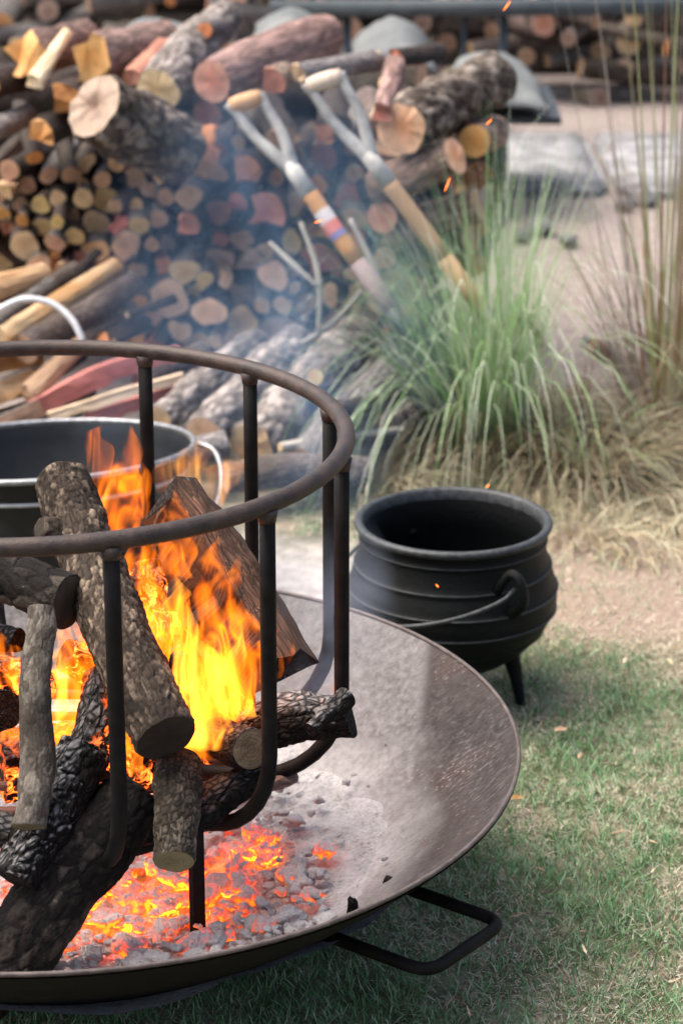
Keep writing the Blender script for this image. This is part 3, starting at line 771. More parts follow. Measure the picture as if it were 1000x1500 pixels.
def fire(name_label, tongues):
    root = empty('flame'); tag(root, name_label, 'flame', kind='stuff')
    for pp, wpx, mat in tongues: tongue(pp, wpx, mat, root)
fire('tall yellow and orange flames wrapping the split wedge', [
    ([(290, 1085, 3.06), (250, 960, 3.08), (230, 850, 3.12), (240, 735, 3.2)], [62, 60, 38, 1], 'flame'),
    ([(320, 1075, 3.0), (320, 960, 3.0), (300, 860, 3.05), (320, 785, 3.1)], [56, 54, 34, 1], 'flame'),
    ([(345, 1060, 3.02), (355, 960, 3.0), (330, 880, 3.05), (350, 810, 3.1)], [40, 36, 26, 1], 'flame'),
    ([(235, 1000, 3.1), (215, 900, 3.14), (205, 820, 3.18), (225, 760, 3.2)], [28, 34, 26, 1], 'flame'),
    ([(290, 1090, 2.96), (300, 1020, 2.95), (280, 950, 2.97), (258, 850, 3.0)], [45, 42, 26, 1], 'flame_hot'),
    ([(350, 1050, 2.97), (325, 985, 2.96), (300, 950, 2.96), (275, 925, 2.96)], [28, 24, 14, 1], 'flame_hot'),
    ([(240, 930, 3.05), (250, 890, 3.05), (262, 865, 3.06), (256, 840, 3.06)], [22, 24, 12, 1], 'flame_hot'),
    ([(330, 1040, 2.96), (345, 960, 2.96), (352, 900, 2.98)], [24, 18, 1], 'flame_hot'),
    ([(360, 1040, 3.05), (375, 960, 3.03), (410, 920, 3.03)], [24, 20, 1], 'flame'),
    ([(390, 1000, 3.04), (420, 965, 3.04), (432, 935, 3.05)], [14, 10, 1], 'flame'),
    ([(290, 1115, 2.98), (300, 1080, 2.98), (310, 1050, 2.98)], [26, 22, 8], 'flame'),
    ([(250, 850, 3.15), (262, 780, 3.2), (255, 715, 3.28)], [34, 26, 1], 'flame'),
])
fire('pale yellow flames licking up between the slim log and the long log', [
    ([(90, 1090, 3.02), (96, 1010, 3.02), (86, 955, 3.03), (92, 905, 3.05)], [26, 20, 14, 1], 'flame_hot'),
    ([(110, 1090, 3.04), (120, 1010, 3.05), (105, 940, 3.06), (90, 895, 3.07)], [42, 40, 26, 1], 'flame'),
    ([(150, 1100, 3.08), (160, 1020, 3.08), (140, 950, 3.09), (120, 890, 3.09)], [40, 36, 26, 1], 'flame'),
    ([(20, 1080, 3.06), (15, 1010, 3.06), (25, 960, 3.08)], [42, 34, 1], 'flame'),
    ([(30, 1030, 3.04), (22, 985, 3.04), (30, 950, 3.05)], [12, 9, 1], 'flame_hot'),
    ([(0, 1010, 3.08), (10, 960, 3.08), (0, 925, 3.1)], [40, 30, 1], 'flame'),
    ([(190, 1130, 3.05), (195, 1080, 3.05), (190, 1010, 3.06)], [22, 18, 1], 'flame'),
])
fire('wispy orange flame rising in front of the black tub', [
    ([(165, 790, 3.32), (160, 730, 3.33), (150, 680, 3.34), (135, 640, 3.35), (150, 622, 3.36)], [28, 30, 26, 16, 1], 'flame'),
    ([(180, 780, 3.32), (185, 720, 3.33), (190, 670, 3.34), (192, 622, 3.35)], [24, 26, 18, 1], 'flame'),
    ([(175, 740, 3.33), (190, 700, 3.33), (208, 655, 3.33)], [16, 12, 1], 'flame'),
    ([(150, 760, 3.31), (158, 725, 3.31), (170, 690, 3.31)], [12, 10, 1], 'flame_hot'),
    ([(200, 760, 3.34), (212, 710, 3.35), (205, 670, 3.36)], [14, 12, 1], 'flame'),
])
fire('thin see-through red flames blowing past the hoop', [
    ([(250, 720, 3.5), (280, 670, 3.5), (300, 640, 3.52)], [34, 40, 1], 'flame_faint'),
    ([(300, 740, 3.5), (330, 690, 3.5), (360, 650, 3.52)], [30, 34, 1], 'flame_faint'),
    ([(425, 905, 3.2), (431, 880, 3.2), (434, 865, 3.2)], [5, 4, 1], 'flame_faint'),
])
fire('small flickers on the tip of the burnt splinter', [
    ([(478, 1030, 3.0), (484, 1012, 3.0), (487, 985, 3.0)], [9, 8, 1], 'flame'),
    ([(468, 1030, 2.98), (468, 1020, 2.98), (470, 1010, 2.98)], [5, 6, 1], 'flame'),
    ([(495, 1030, 3.0), (500, 1022, 3.0), (502, 1014, 3.0)], [6, 5, 1], 'flame'),
])
for (x, y, Y, dx, dy) in ((655, 270, 4.2, -4, 10), (742, 8, 4.3, 5, -7), (716, 178, 4.3, 4, -4), (466, 324, 4.0, 6, -2), (640, 858, 3.6, 2, 2), (714, 712, 3.8, 2, -2)):
    A, B = atY(x - dx, y - dy, Y), atY(x + dx, y + dy, Y)
    o = tube('spark', [A, A.lerp(B, .3), A.lerp(B, .7), B], [.0002, .0007, .0007, .0002], 'spark', None, 8)
    tag(o, 'tiny glowing orange spark drifting in the air above the fire', 'spark', 'sparks in the air')

# ------------------------------------------------------------------ three-legged pot
pot = empty('iron_pot', (.186, 4.0, 0)); tag(pot, 'black three-legged cast iron pot with ribbed belly standing on the lawn', 'pot')
prof = [(.0005, .052), (.05, .056), (.09, .072), (.125, .098), (.15, .125), (.168, .155), (.1755, .182), (.1735, .21), (.166, .235), (.1585, .258), (.1545, .28), (.1555, .297), (.1575, .306)]
def bead(z, amp=.003, wdt=.004):
    pass
pp = [Vector((r, 0, z)) for r, z in prof]; sm = catmull(pp, 90)
beads = (.128, .166, .204, .243, .288)
outp = []
for q in sm:
    b = sum(.0035 * math.exp(-((q.z - z0) / .0032) ** 2) for z0 in beads); outp.append((q.x + b, q.z))
for z0 in beads[1:]:
    q = min(sm, key=lambda p_: abs(p_.z - z0))
    tube('bead', [Vector(((q.x + .0022) * math.cos(2 * PI * k / 96), (q.x + .0022) * math.sin(2 * PI * k / 96), q.z)) for k in range(96)], .0015, 'cast_iron_rim', pot, 8, closed=True)
inn = [(.150, .300), (.147, .28), (.152, .25), (.166, .20), (.166, .17), (.14, .12), (.08, .075), (.0005, .06)]
lathe('body', outp, 'cast_iron', pot, 96)
lathe('inner_wall', inn, 'cast_iron', pot, 96)
lathe('rim', [(.1570, .305), (.1625, .307), (.1655, .312), (.1645, .317), (.1600, .3195), (.1545, .319), (.151, .316), (.1495, .300)], 'cast_iron_rim', pot, 96)
ea = math.radians(28)
ed = Vector((math.sin(ea), -math.cos(ea), 0)); es = Vector((math.cos(ea), math.sin(ea), 0))
EARS = []
for s in (1, -1):
    d = ed * s; tl = es * s * .010
    tube('ear', [d * .152 - tl + Vector((0, 0, .238)), d * .172 - tl + Vector((0, 0, .262)), d * .186 - tl * .4 + Vector((0, 0, .283)), d * .199 + Vector((0, 0, .285)), d * .208 + tl * .6 + Vector((0, 0, .268)), d * .205 + tl + Vector((0, 0, .235)), d * .172 + tl + Vector((0, 0, .208))], [.009, .0085, .008, .008, .0085, .009, .010], 'cast_iron', pot, 14, seg=30)
    EARS.append(d * .195 + Vector((0, 0, .262)))
bl = []
for k in range(41):
    b = k / 40 * PI
    q = ed * (math.cos(b) * .197) - es * (math.sin(b) * .203); bl.append(q + Vector((0, 0, .262 - .055 * math.sin(b) - .02 * math.sin(b) ** .3)))
tube('bail_handle', bl, .0036, 'cast_iron_rim', pot, 10)
for k in range(3):
    a = math.radians(-24 + 120 * k); d = Vector((math.cos(a), math.sin(a), 0))
    tube('leg', [d * .105 + Vector((0, 0, .10)), d * .118 + Vector((0, 0, .05)), d * .128 + Vector((0, 0, .0))], [.017, .011, .008], 'cast_iron', pot, 12, seg=10)

# ------------------------------------------------------------------ black tub behind the cage
tc_ = atY(62, 659, 4.5)
tub = empty('metal_tub', tc_, (math.radians(-7), math.radians(-2.5), 0)); tag(tub, 'wide black metal tub with a pale rolled rim behind the fire basket', 'tub')
TR = .282
lathe('wall', [(.0005, -.25), (.23, -.25), (.24, -.245), (TR - .012, -.02), (TR - .006, -.004)], 'enamel_black', tub, 96)
lathe('inner_wall', [(TR - .008, -.004), (TR - .016, -.03), (.235, -.24), (.0005, -.24)], 'enamel_black', tub, 96)
tube('rim', [Vector((TR * math.cos(2 * PI * k / 96), TR * math.sin(2 * PI * k / 96), 0)) for k in range(96)], .0055, 'zinc_edge', tub, 12, closed=True)
rb = TR - .012 - .028 * (.045 / .225)
tube('bead', [Vector(((TR - .014) * math.cos(2 * PI * k / 96), (TR - .014) * math.sin(2 * PI * k / 96), -.045)) for k in range(96)], .0035, 'steel_grey', tub, 8, closed=True)
tube('bail_handle', [Vector((.272, .06, -.01)), Vector((.315, .03, -.02)), Vector((.33, -.01, -.06)), Vector((.318, -.05, -.11)), Vector((.285, -.08, -.14)), Vector((.262, -.09, -.145))], .0055, 'zinc_edge', tub, 10, seg=24)

# ------------------------------------------------------------------ wood pile
def wl_(pp, rpx, label, bark='bark_brown', end='end_tan', group='logs heaped on the firewood stack', **kw):
    pts, R = plog(pp, rpx); o = make_log(pts, R, bark, end, **kw); tag(o, label, 'log', group); return o
def ws_(pp, rpx, label, wood='wood_yellow', bark='bark_brown', group='split logs of the firewood pile', **kw):
    pts, R = plog(pp, rpx); o = make_split(pts, R, wood, bark, **kw); tag(o, label, 'log', group); return o
ws_([(30, 78, 5.75), (112, 58, 6.1)], 36, 'orange split log with pale bark on the heap top beside the pale stick', 'wood_orange', 'bark_pink', endmat='end_orange', arc=1.6, roll=1.2)
ws_([(48, 122, 5.66), (98, 48, 5.85)], [15, 9], 'pale splintered stick laid across the heap of logs', 'wood_pale', with_bark=False)
ws_([(128, 84, 5.72), (238, 62, 6.15)], [38, 34], 'large orange split log with weathered pale top bark', 'wood_orange', 'bark_pink', endmat='end_orange', arc=1.7, roll=1.0)
ws_([(190, 118, 5.7), (240, 70, 6.0)], 18, 'smooth pink split piece next to the round lichen log', 'wood_pinkred', with_bark=False)
wl_([(232, 130, 5.62), (285, 65, 5.9), (330, 25, 6.15)], [34, 30, 27], 'lichen grey log with a round pale sawn end on the heap', 'bark_weathered', 'end_tan', n=50, seg=50, lump=.14, crack=.005, cs=50)
wl_([(300, 44, 5.86), (322, 38, 5.95)], 13, 'short knob of branch with an orange cut on the lichen log', 'bark_grey', 'end_orange')
wl_([(310, 118, 5.6), (400, 78, 5.8), (476, 52, 6.0)], [33, 36, 33], 'big smooth pinkish log with a round pink sawn end', 'bark_pink', 'end_pink', n=28, lump=.05)
wl_([(136, 152, 5.44), (195, 186, 5.52), (262, 224, 5.60)], [50, 54, 50], 'fat dark shaggy log with a pale hollowed end', 'bark_shaggy', 'end_pale', n=60, seg=60, lump=.16, crack=.006, cs=45, hollow=.25, end2='end_brown')
ws_([(55, 200, 5.6), (120, 168, 5.95)], 26, 'bright orange split log under the fat shaggy log', 'wood_orange', 'bark_dark', endmat='end_orange')
ws_([(90, 150, 5.66), (150, 120, 6.0)], 30, 'rust orange split log wedged behind the fat shaggy log', 'wood_orange', 'bark_dark')
wl_([(-20, 195, 5.6), (40, 168, 5.8)], 17, 'thin grey branch by the bright orange split log', 'bark_grey', 'end_tan')
wl_([(-20, 125, 5.7), (50, 108, 5.9)], 22, 'short dark log below the orange split logs', 'bark_dark', 'end_orange')
ws_([(395, 122, 5.66), (440, 90, 5.95)], 24, 'pinkish split chunk under the big smooth log', 'wood_pinkred', 'bark_pink')
ws_([(430, 112, 5.7), (545, 92, 5.95)], 20, 'pale split chunk behind the shovel grips', 'wood_pale', 'bark_grey')
ws_([(556, 168, 5.58), (575, 100, 5.85)], 20, 'stubby pale split log with a pink broken end', 'wood_pale', 'bark_pink', endmat='end_pink')
wl_([(590, 185, 5.58), (655, 150, 5.8), (722, 118, 6.05)], [40, 40, 37], 'thick rough-barked log with a pink sawn face above the shovel shaft', 'bark_shaggy', 'end_pink', n=50, seg=50, lump=.14, crack=.006, cs=50)
wl_([(668, 228, 5.6), (615, 248, 5.62), (550, 275, 5.7)], [30, 30, 28], 'tan log showing its broad round end beside the steel leg', 'bark_pink', 'end_pink', n=24, lump=.09)
wl_([(694, 206, 5.72), (725, 192, 6.1)], 24, 'round orange-brown log end under the grey sheet', 'bark_pink', 'end_orange')
wl_([(560, 318, 5.66), (640, 285, 6.0)], 24, 'dark red round log end between the shovel shafts', 'bark_dark', 'end_pink')
wl_([(700, 300, 5.66), (590, 335, 5.7)], 26, 'dim brown log lying crosswise behind the green grass', 'bark_pink', 'end_brown')
wl_([(690, 350, 5.66), (600, 365, 5.75)], 22, 'dark log low on the stack behind the green grass', 'bark_dark', 'end_brown')
ws_([(575, 88, 5.9), (640, 78, 6.1)], 17, 'knobbly brown root piece in front of the grey sheet', 'wood_red', 'bark_dark')
ENDS = [(155, 293, 21, 'y'), (120, 290, 13, 't'), (85, 290, 13, 't'), (33, 355, 23, 't'), (85, 322, 11, 'y'), (110, 348, 15, 'y'), (140, 328, 19, 't'), (140, 365, 19, 'y'), (80, 355, 13, 'b'), (187, 362, 23, 'b'), (202, 327, 15, 'y'), (200, 395, 16, 't'), (272, 395, 21, 't'), (300, 410, 14, 'y'), (245, 437, 26, 't'), (225, 468, 14, 't'), (306, 460, 23, 't'), (262, 482, 18, 't'), (287, 503, 18, 't'), (350, 433, 24, 'b'), (400, 402, 23, 't'), (385, 447, 15, 't'), (415, 447, 16, 'b'), (447, 447, 17, 't'), (427, 350, 18, 'y'), (388, 370, 13, 'y'), (357, 470, 20, 'b'), (407, 492, 33, 't'), (345, 502, 17, 'b'), (320, 350, 14, 'r'), (245, 355, 14, 'b'), (230, 320, 14, 'b'), (485, 432, 18, 't'), (403, 258, 18, 'o'), (472, 228, 22, 'r'), (320, 255, 13, 'b'), (70, 258, 16, 'b'), (350, 212, 13, 'b'), (538, 467, 20, 't'), (492, 497, 30, 'b'), (30, 300, 14, 'b'), (170, 300, 12, 'b'), (15, 250, 14, 'b'), (430, 300, 15, 'b'), (510, 290, 17, 'r'), (520, 250, 15, 'b'), (560, 380, 18, 'b'), (600, 420, 18, 'b'), (50, 230, 13, 'o'), (240, 290, 14, 'b'), (530, 420, 15, 'b')]
for (x, y, r) in ((272, 332, 21), (385, 315, 34), (355, 252, 27), (298, 172, 26), (470, 200, 20), (345, 300, 18)):
    ws_([(x, y, 5.66), (x + 26, y - 18, 6.05)], r, {272: 'small red split log end in the stack by yellow ends', 385: 'broad red split log face in the middle of the stack', 355: 'upright dark red split log end under the big smooth log', 298: 'dusky pink split log under the round lichen log', 470: 'red split piece behind the shovel fork', 345: 'narrow red split end above the broad red face'}[x], 'wood_red', 'bark_dark', endmat='end_red', arc=1.3)
EM = {'y': ('end_yellow', 'small round yellow sawn log end in the firewood stack'), 't': ('end_tan', 'small round tan sawn log end in the firewood stack'), 'b': ('end_brown', 'small round dull brown log end in the firewood stack'), 'r': ('end_red', 'small round reddish log end in the firewood stack'), 'o': ('end_orange', 'small round orange log end in the firewood stack')}
rs = random.Random(5)
taken = [(e[0], e[1], e[2]) for e in ENDS] + [(272, 332, 21), (385, 315, 34), (355, 252, 27), (298, 172, 26), (470, 200, 20), (345, 300, 18), (190, 185, 40), (130, 160, 40), (240, 215, 40), (560, 318, 24), (300, 120, 35), (600, 190, 40), (668, 228, 30)]
tries = 0; extra = []
while tries < 9000 and len(extra) < 130:
    tries += 1
    x, y = rs.uniform(-60, 700), rs.uniform(150, 540); r = rs.uniform(17, 32) if (x > 250 and y < 390) else rs.uniform(10, 22)
    if y < 250 - .1 * x or (x > 600 and y > 400) or (x < 200 and y > 400): continue
    if all((x - q[0]) ** 2 + (y - q[1]) ** 2 > ((r + q[2]) * .86) ** 2 for q in taken):
        taken.append((x, y, r)); extra.append((x, y, r, rs.choice('bbtytbro')))
for (x, y, r, c) in ENDS + extra:
    Yf = 5.80 - .0004 * (y - 250) + rs.uniform(-.05, .06)
    A = atY(x, y, Yf); B = A + Vector((rs.uniform(-.08, .12), .40, rs.uniform(-.02, .05)))
    R = m_of(r, A)
    if (x, y, r, c) in extra and rs.random() < (.8 if r > 22 else .45):
        c2_ = rs.choice(['tan', 'orange', 'red', 'tan', 'tan'])
        o = make_split([A, B], [R * 1.25, R * 1.2], {'tan': 'wood_tan', 'orange': 'wood_orange', 'red': 'wood_red', 'pinkish': 'wood_pinkred'}[c2_], 'bark_dark', endmat={'tan': 'end_tan', 'orange': 'end_orange', 'red': 'end_red', 'pinkish': 'end_red'}[c2_], seg=5, arc=rs.uniform(.9, 1.6), roll=rs.uniform(0, 6.3))
        tag(o, 'small ' + c2_ + ' split wedge end packed among the round log ends', 'log', 'split wedge ends in the stack, ' + c2_); continue
    o = make_log([A, B], [R, R * rs.uniform(.9, 1.1)], rs.choice(['bark_brown', 'bark_dark', 'bark_grey']), EM[c][0], n=16, seg=4, lump=.30, ends=(1, 0))
    tag(o, EM[c][1], 'log', 'round log ends in the firewood stack, ' + {'y': 'yellow', 't': 'tan', 'b': 'brown', 'r': 'reddish', 'o': 'orange'}[c])
back = []; tries = 0
while tries < 4000 and len(back) < 75:
    tries += 1
    x, y, r = rs.uniform(-60, 690), rs.uniform(160, 520), rs.uniform(15, 26)
    if y < 250 - .12 * x or (x > 600 and y > 400) or (x < 200 and y > 420): continue
    if all((x - q[0]) ** 2 + (y - q[1]) ** 2 > ((r + q[2]) * .9) ** 2 for q in back): back.append((x, y, r))
for x, y, r in back:
    A = atY(x, y, 6.0 + rs.uniform(-.03, .05)); R = m_of(r, A)
    o = make_log([A, A + Vector((rs.uniform(-.05, .05), .3, .02))], [R, R], rs.choice(['bark_brown', 'bark_dark']), rs.choice(['end_brown', 'end_tan', 'end_red', 'end_brown']), n=12, seg=3, lump=.15, ends=(1, 0))
    tag(o, 'log end set back in the gaps between the front log ends', 'log', 'log ends set back in the stack')
for k in range(12):     # dark logs lying behind the row
    z = .06 + .10 * (k % 6); x0 = -1.3 + .75 * (k // 6) + rs.uniform(-.05, .05)
    o = make_log([Vector((x0, 6.42 + .02 * k, z)), Vector((x0 + .8, 6.44, z + rs.uniform(-.03, .03)))], .075, 'bark_dark', 'end_brown', n=12, seg=5)
    tag(o, 'dark log lying crosswise in the shadow behind the stacked log ends', 'log', 'logs behind the stack')
# split sticks spilled in front, on the near side
FS = 'split sticks spilled before the stack'
ws_([(2, 496, 5.3), (90, 440, 5.45), (170, 390, 5.62)], [17, 17, 14], 'long pale yellow split stick spilled before the stack', 'wood_yellow', group=FS, with_bark=False)
ws_([(-30, 428, 5.45), (66, 402, 5.6)], [24, 18], 'stout yellow split piece above the white hose', 'wood_yellow', group=FS, with_bark=False)
wl_([(-20, 482, 5.38), (75, 415, 5.55)], 12, 'slim grey-barked stick beside the pale yellow stick', 'bark_grey', 'end_tan', group=FS)
wl_([(35, 510, 5.3), (120, 462, 5.45), (195, 414, 5.6)], [24, 22, 18], 'brown-barked log lying along the pale yellow stick', 'bark_brown', 'end_brown', group=FS)
ws_([(115, 500, 5.4), (190, 452, 5.58)], 16, 'orange split stick beneath the brown-barked log', 'wood_orange', group=FS)
ws_([(150, 502, 5.42), (212, 472, 5.6)], 16, 'short dark orange split stick against the log ends', 'wood_orange', 'bark_dark', group=FS)
ws_([(70, 420, 5.56), (110, 395, 5.68)], 14, 'small orange chip among the yellow sticks', 'wood_orange', group=FS)
ws_([(40, 580, 5.22), (112, 508, 5.36)], [18, 15], 'tan split stick sloping below the hoop', 'wood_tan', group=FS, with_bark=False)
ws_([(50, 602, 5.2), (150, 552, 5.3), (258, 520, 5.42)], [18, 20, 15], 'long red split log behind the black tub', 'wood_pinkred', group=FS, with_bark=False)
ws_([(72, 612, 5.15), (170, 582, 5.2), (270, 554, 5.28)], [9, 11, 10], 'slender pale cream stick behind the black tub', 'wood_pale', group=FS, with_bark=False)
ws_([(130, 618, 5.18), (270, 570, 5.3)], [14, 14], 'flat pink split stick under the slender cream stick', 'wood_pinkred', group=FS, with_bark=False)
ws_([(-40, 540, 5.3), (60, 520, 5.4)], 22, 'brown split log at the foot of the yellow sticks', 'wood_orange', group=FS)
ws_([(-40, 590, 5.22), (45, 560, 5.3)], 24, 'chunky tan split log beside the tub rim', 'wood_yellow', group=FS)
ws_([(-30, 640, 5.12), (60, 600, 5.2)], 18, 'small tan chip lying behind the tub', 'wood_tan', group=FS)
ws_([(200, 560, 5.35), (300, 515, 5.5)], 18, 'dull brown split stick above the red split log', 'wood_red', group=FS)
for k in range(26):
    x, y = rs.uniform(-20, 250), rs.uniform(395, 610); Yk = 5.62 - (y - 395) * .0019; an = rs.uniform(.3, 1.0); ln_ = rs.uniform(30, 75)
    c_ = rs.choice(['yellow', 'tan', 'orange', 'red', 'pale'])
    ws_([(x - ln_ * .5, y + ln_ * .5 * an, Yk - .02), (x + ln_ * .5, y - ln_ * .5 * an, Yk + .10)], [rs.uniform(5, 12), rs.uniform(4, 10)], 'short ' + c_ + ' splinter among the spilled split sticks', {'yellow': 'wood_yellow', 'tan': 'wood_tan', 'orange': 'wood_orange', 'red': 'wood_red', 'pale': 'wood_pale'}[c_], 'bark_dark', group='splinters among the spilled sticks, ' + c_, seg=7)
# grey logs lying in front on the other side
FG = 'weathered logs lying before the stack'
wl_([(232, 618, 5.12), (300, 560, 5.28), (375, 500, 5.5)], [22, 24, 22], 'grey lichened log lying closest to the tub', 'bark_weathered', 'end_tan', group=FG, n=48, seg=60, lump=.14, crack=.005, cs=45)
wl_([(300, 640, 5.05), (365, 570, 5.22), (432, 500, 5.48)], [30, 32, 28], 'thick silver-grey log in the smoke next to the hoop', 'bark_weathered', 'end_brown', group=FG, n=48, seg=60, lump=.14, crack=.005, cs=45)
wl_([(370, 650, 5.05), (450, 565, 5.25), (525, 490, 5.5)], [34, 36, 32], 'fat weathered brown-grey log with a cut knot', 'bark_weathered', 'end_tan', group=FG, n=48, seg=60, lump=.14, crack=.005, cs=45)
wl_([(462, 553, 5.13), (472, 545, 5.2)], 13, 'pale cut knot sticking from the weathered log', 'bark_brown', 'end_tan', group=FG)
wl_([(440, 680, 4.98), (520, 600, 5.15), (590, 530, 5.4)], [30, 32, 28], 'dim grey log half hidden by the green grass', 'bark_grey', 'end_brown', group=FG, n=20)
ws_([(488, 606, 5.0), (548, 588, 5.12)], [20, 10], 'pink-faced split wedge lying by the grass clump', 'wood_pinkred', 'bark_dark', group=FG)
wl_([(330, 700, 4.9), (420, 690, 4.93), (540, 690, 4.98)], [24, 26, 22], 'low charred log on the ashy ground behind the basket', 'bark_brown', 'end_brown', group=FG, n=20)
wl_([(250, 670, 4.98), (330, 650, 5.02)], 22, 'short grey log on the ashy ground beside the tub', 'bark_grey', 'end_brown', group=FG)
wl_([(410, 655, 4.97), (500, 640, 5.05), (590, 628, 5.15)], [7, 6, 4], 'thin bare branch crossing the ground by the logs', 'stick_grey', 'end_tan', group=FG, n=10)
wl_([(540, 590, 5.3), (620, 540, 5.5)], 26, 'brown log buried behind the grass clump', 'bark_brown', 'end_tan', group=FG)
wl_([(550, 520, 5.45), (640, 470, 5.6)], 22, 'dark log under the shovel foot', 'bark_dark', 'end_brown', group=FG)
wl_([(868, 505, 5.75), (905, 530, 5.78), (940, 545, 5.8)], [13, 14, 12], 'short tan log lying on the gravel behind the grass', 'bark_pink', 'end_pale', group='pieces on the gravel')
# white hose
hp = [atY(-40, 470, 5.3), atY(0, 452, 5.32), atY(35, 438, 5.32), atY(75, 444, 5.32), atY(105, 468, 5.3), atY(122, 500, 5.28)]
o = tube('hose', hp, .0072, 'plastic_white', None, 12, seg=40); tag(o, 'bent white plastic hose lying over the split sticks', 'hose')
# dry twigs standing by the stack
for pp, lab in (([(440, 325, 5.5), (462, 385, 5.45), (468, 430, 5.42), (466, 490, 5.4)], 'grey bent twig leaning before the stack ends'), ([(395, 355, 5.5), (430, 388, 5.45), (466, 420, 5.42)], 'side twig crossing the grey bent twig'), ([(512, 320, 5.42), (535, 365, 5.4), (550, 400, 5.38), (572, 440, 5.36)], 'double dry stem between the shovel shafts'), ([(440, 505, 5.4), (490, 470, 5.42), (530, 425, 5.44)], 'thin dry stem slanting under the stickered shovel')):
    P = [atY(*q) for q in pp]
    o = tube('dry_twig', P, [m_of(3.5, P[0]), m_of(5, P[0]), m_of(3, P[0])], 'stick_grey', None, 8, seg=14); tag(o, lab, 'twig', 'dry twigs by the stack')

# ------------------------------------------------------------------ shovels
def shovel(g1, g2, fork, base, tip, Yt, Yf, Yb, Yt2, label, grip, shaft, sticker):
    G1, G2 = atY(*g1, Yt), atY(*g2, Yt); F = atY(*fork, Yf); Bp = atY(*base, Yb); T = atY(*tip, Yt2)
    root = empty('shovel', Bp); tag(root, label, 'shovel', 'shovels leaning on the firewood')
    W = lambda p: Vector(p) - Bp
    tube('grip', [W(G1), W(G1.lerp(G2, .3)), W(G1.lerp(G2, .7)), W(G2)], [.016, .019, .019, .016], grip, root, 14)
    for G in (G1, G2):
        mid = G.lerp(F, .5) + (G - (G1 + G2) / 2) * .25
        tube('fork_arm', [W(G + (G - F).normalized() * .008), W(G.lerp(F, .12)), W(mid), W(F)], [.0105, .011, .012, .016], 'steel_worn', root, 12, seg=14)
    S = (Bp - F).normalized()
    tube('ferrule', [W(F - S * .02), W(F + S * .06)], [.018, .0195], 'steel_worn', root, 16)
    tube('shaft', [W(F + S * .05), W(F.lerp(Bp, .3)), W(F.lerp(Bp, .58))], [.0185, .019, .0185], shaft, root, 16, seg=6)
    tube('lower_shaft', [W(F.lerp(Bp, .575)), W(Bp)], [.0187, .018], 'wood_shaft_grey' if sticker else shaft, root, 16)
    tube('socket', [W(Bp - S * .05), W(Bp + S * .03)], [.0205, .021], 'steel_dark', root, 16)
    # dished blade
    D = (T - Bp).normalized(); sdv = D.cross(Vector((0, 1, 0))).normalized(); nv = sdv.cross(D)
    vs, fs = [], []; nu, nvn = 8, 10; ln = (T - Bp).length
    for th in (0, .004):
        for i in range(nvn + 1):
            f = i / nvn; hw = .07 * (1 if f < .75 else math.sqrt(max(0, 1 - ((f - .75) / .27) ** 2)))
            for k in range(nu + 1):
                u = k / nu * 2 - 1
                vs.append(W(Bp + D * (ln * f) + sdv * (hw * u) + nv * (.02 * (1 - u * u) + th)))
    m = (nu + 1) * (nvn + 1)
    for b in (0, m):
        for i in range(nvn):
            for k in range(nu):
                q = (b + i * (nu + 1) + k, b + i * (nu + 1) + k + 1, b + (i + 1) * (nu + 1) + k + 1, b + (i + 1) * (nu + 1) + k); fs.append(q if b else q[::-1])
    link('blade', mesh('blade', vs, fs), 'steel_dark' if sticker else 'steel_soiled', root)
    if sticker:
        Lf = (Bp - F).length
        for a, b, mt in ((.25, .32, 'print_white'), (.32, .385, 'print_red'), (.385, .42, 'print_blue')):
            tube('sticker_band', [W(F.lerp(Bp, a)), W(F.lerp(Bp, b))], .0198, mt, root, 18, caps=False)
shovel((337, 155), (383, 141), (430, 250), (592, 482), (660, 590), 5.46, 5.42, 5.30, 5.22, 'shovel with a brown wooden grip and a red white and blue sticker on its shaft', 'wood_grip', 'wood_shaft', True)
shovel((450, 126), (500, 110), (545, 235), (728, 482), (768, 536), 5.46, 5.42, 5.34, 5.32, 'shovel with a pale grey grip and plain dull shaft', 'wood_grip_pale', 'wood_shaft_dull', False)

# ------------------------------------------------------------------ things behind the stack
def drape(name, corners, sag, label, thick=.012, nu=16, nv=12, seed=0):
    """sheet spanning four corner points, lifted into a hump"""
    A, B, C, D = [Vector(c) for c in corners]; sv = Vector((seed * 5.1, seed, 3)); vs, fs = [], []
    ce = (A + B + C + D) / 4
    for s in (0, 1):
        for i in range(nv + 1):
            v = i / nv
            for k in range(nu + 1):
                u = k / nu; p = A.lerp(B, u).lerp(D.lerp(C, u), v)
                h = sag * (math.sin(PI * min(max(u, .0), 1)) ** .6) * (math.sin(PI * (.12 + .76 * v)) ** .8) + .025 * noise.noise(p * 7 + sv) + .012 * noise.noise(p * 19 + sv)
                e = .02 * noise.noise(p * 11 + sv) if i in (0, nv) or k in (0, nu) else 0
                vs.append(p - ce + Vector((e, e, h - s * thick)))
    m = (nu + 1) * (nv + 1)
    for s in (0, 1):
        for i in range(nv):
            for k in range(nu):
                a = s * m + i * (nu + 1) + k; q = (a, a + 1, a + nu + 2, a + nu + 1); fs.append(q if not s else q[::-1])
    bd = [k for k in range(nu + 1)] + [i * (nu + 1) + nu for i in range(1, nv + 1)] + [nv * (nu + 1) + k for k in range(nu - 1, -1, -1)] + [i * (nu + 1) for i in range(nv - 1, 0, -1)]
    for a, b in zip(bd, bd[1:] + bd[:1]): fs.append((a, a + m, b + m, b))
    o = link(name, mesh(name, vs, fs), 'sheet_grey'); o.location = ce; tag(o, label, 'sheet', 'grey sheets over the stored wood'); return o
def quad(x0, x1, y0, y1, Yn, Yf, sh=0):
    return [atY(x0, y1, Yn), atY(x1, y1, Yn), atY(x1 - sh, y0, Yf), atY(x0 + sh, y0, Yf)]
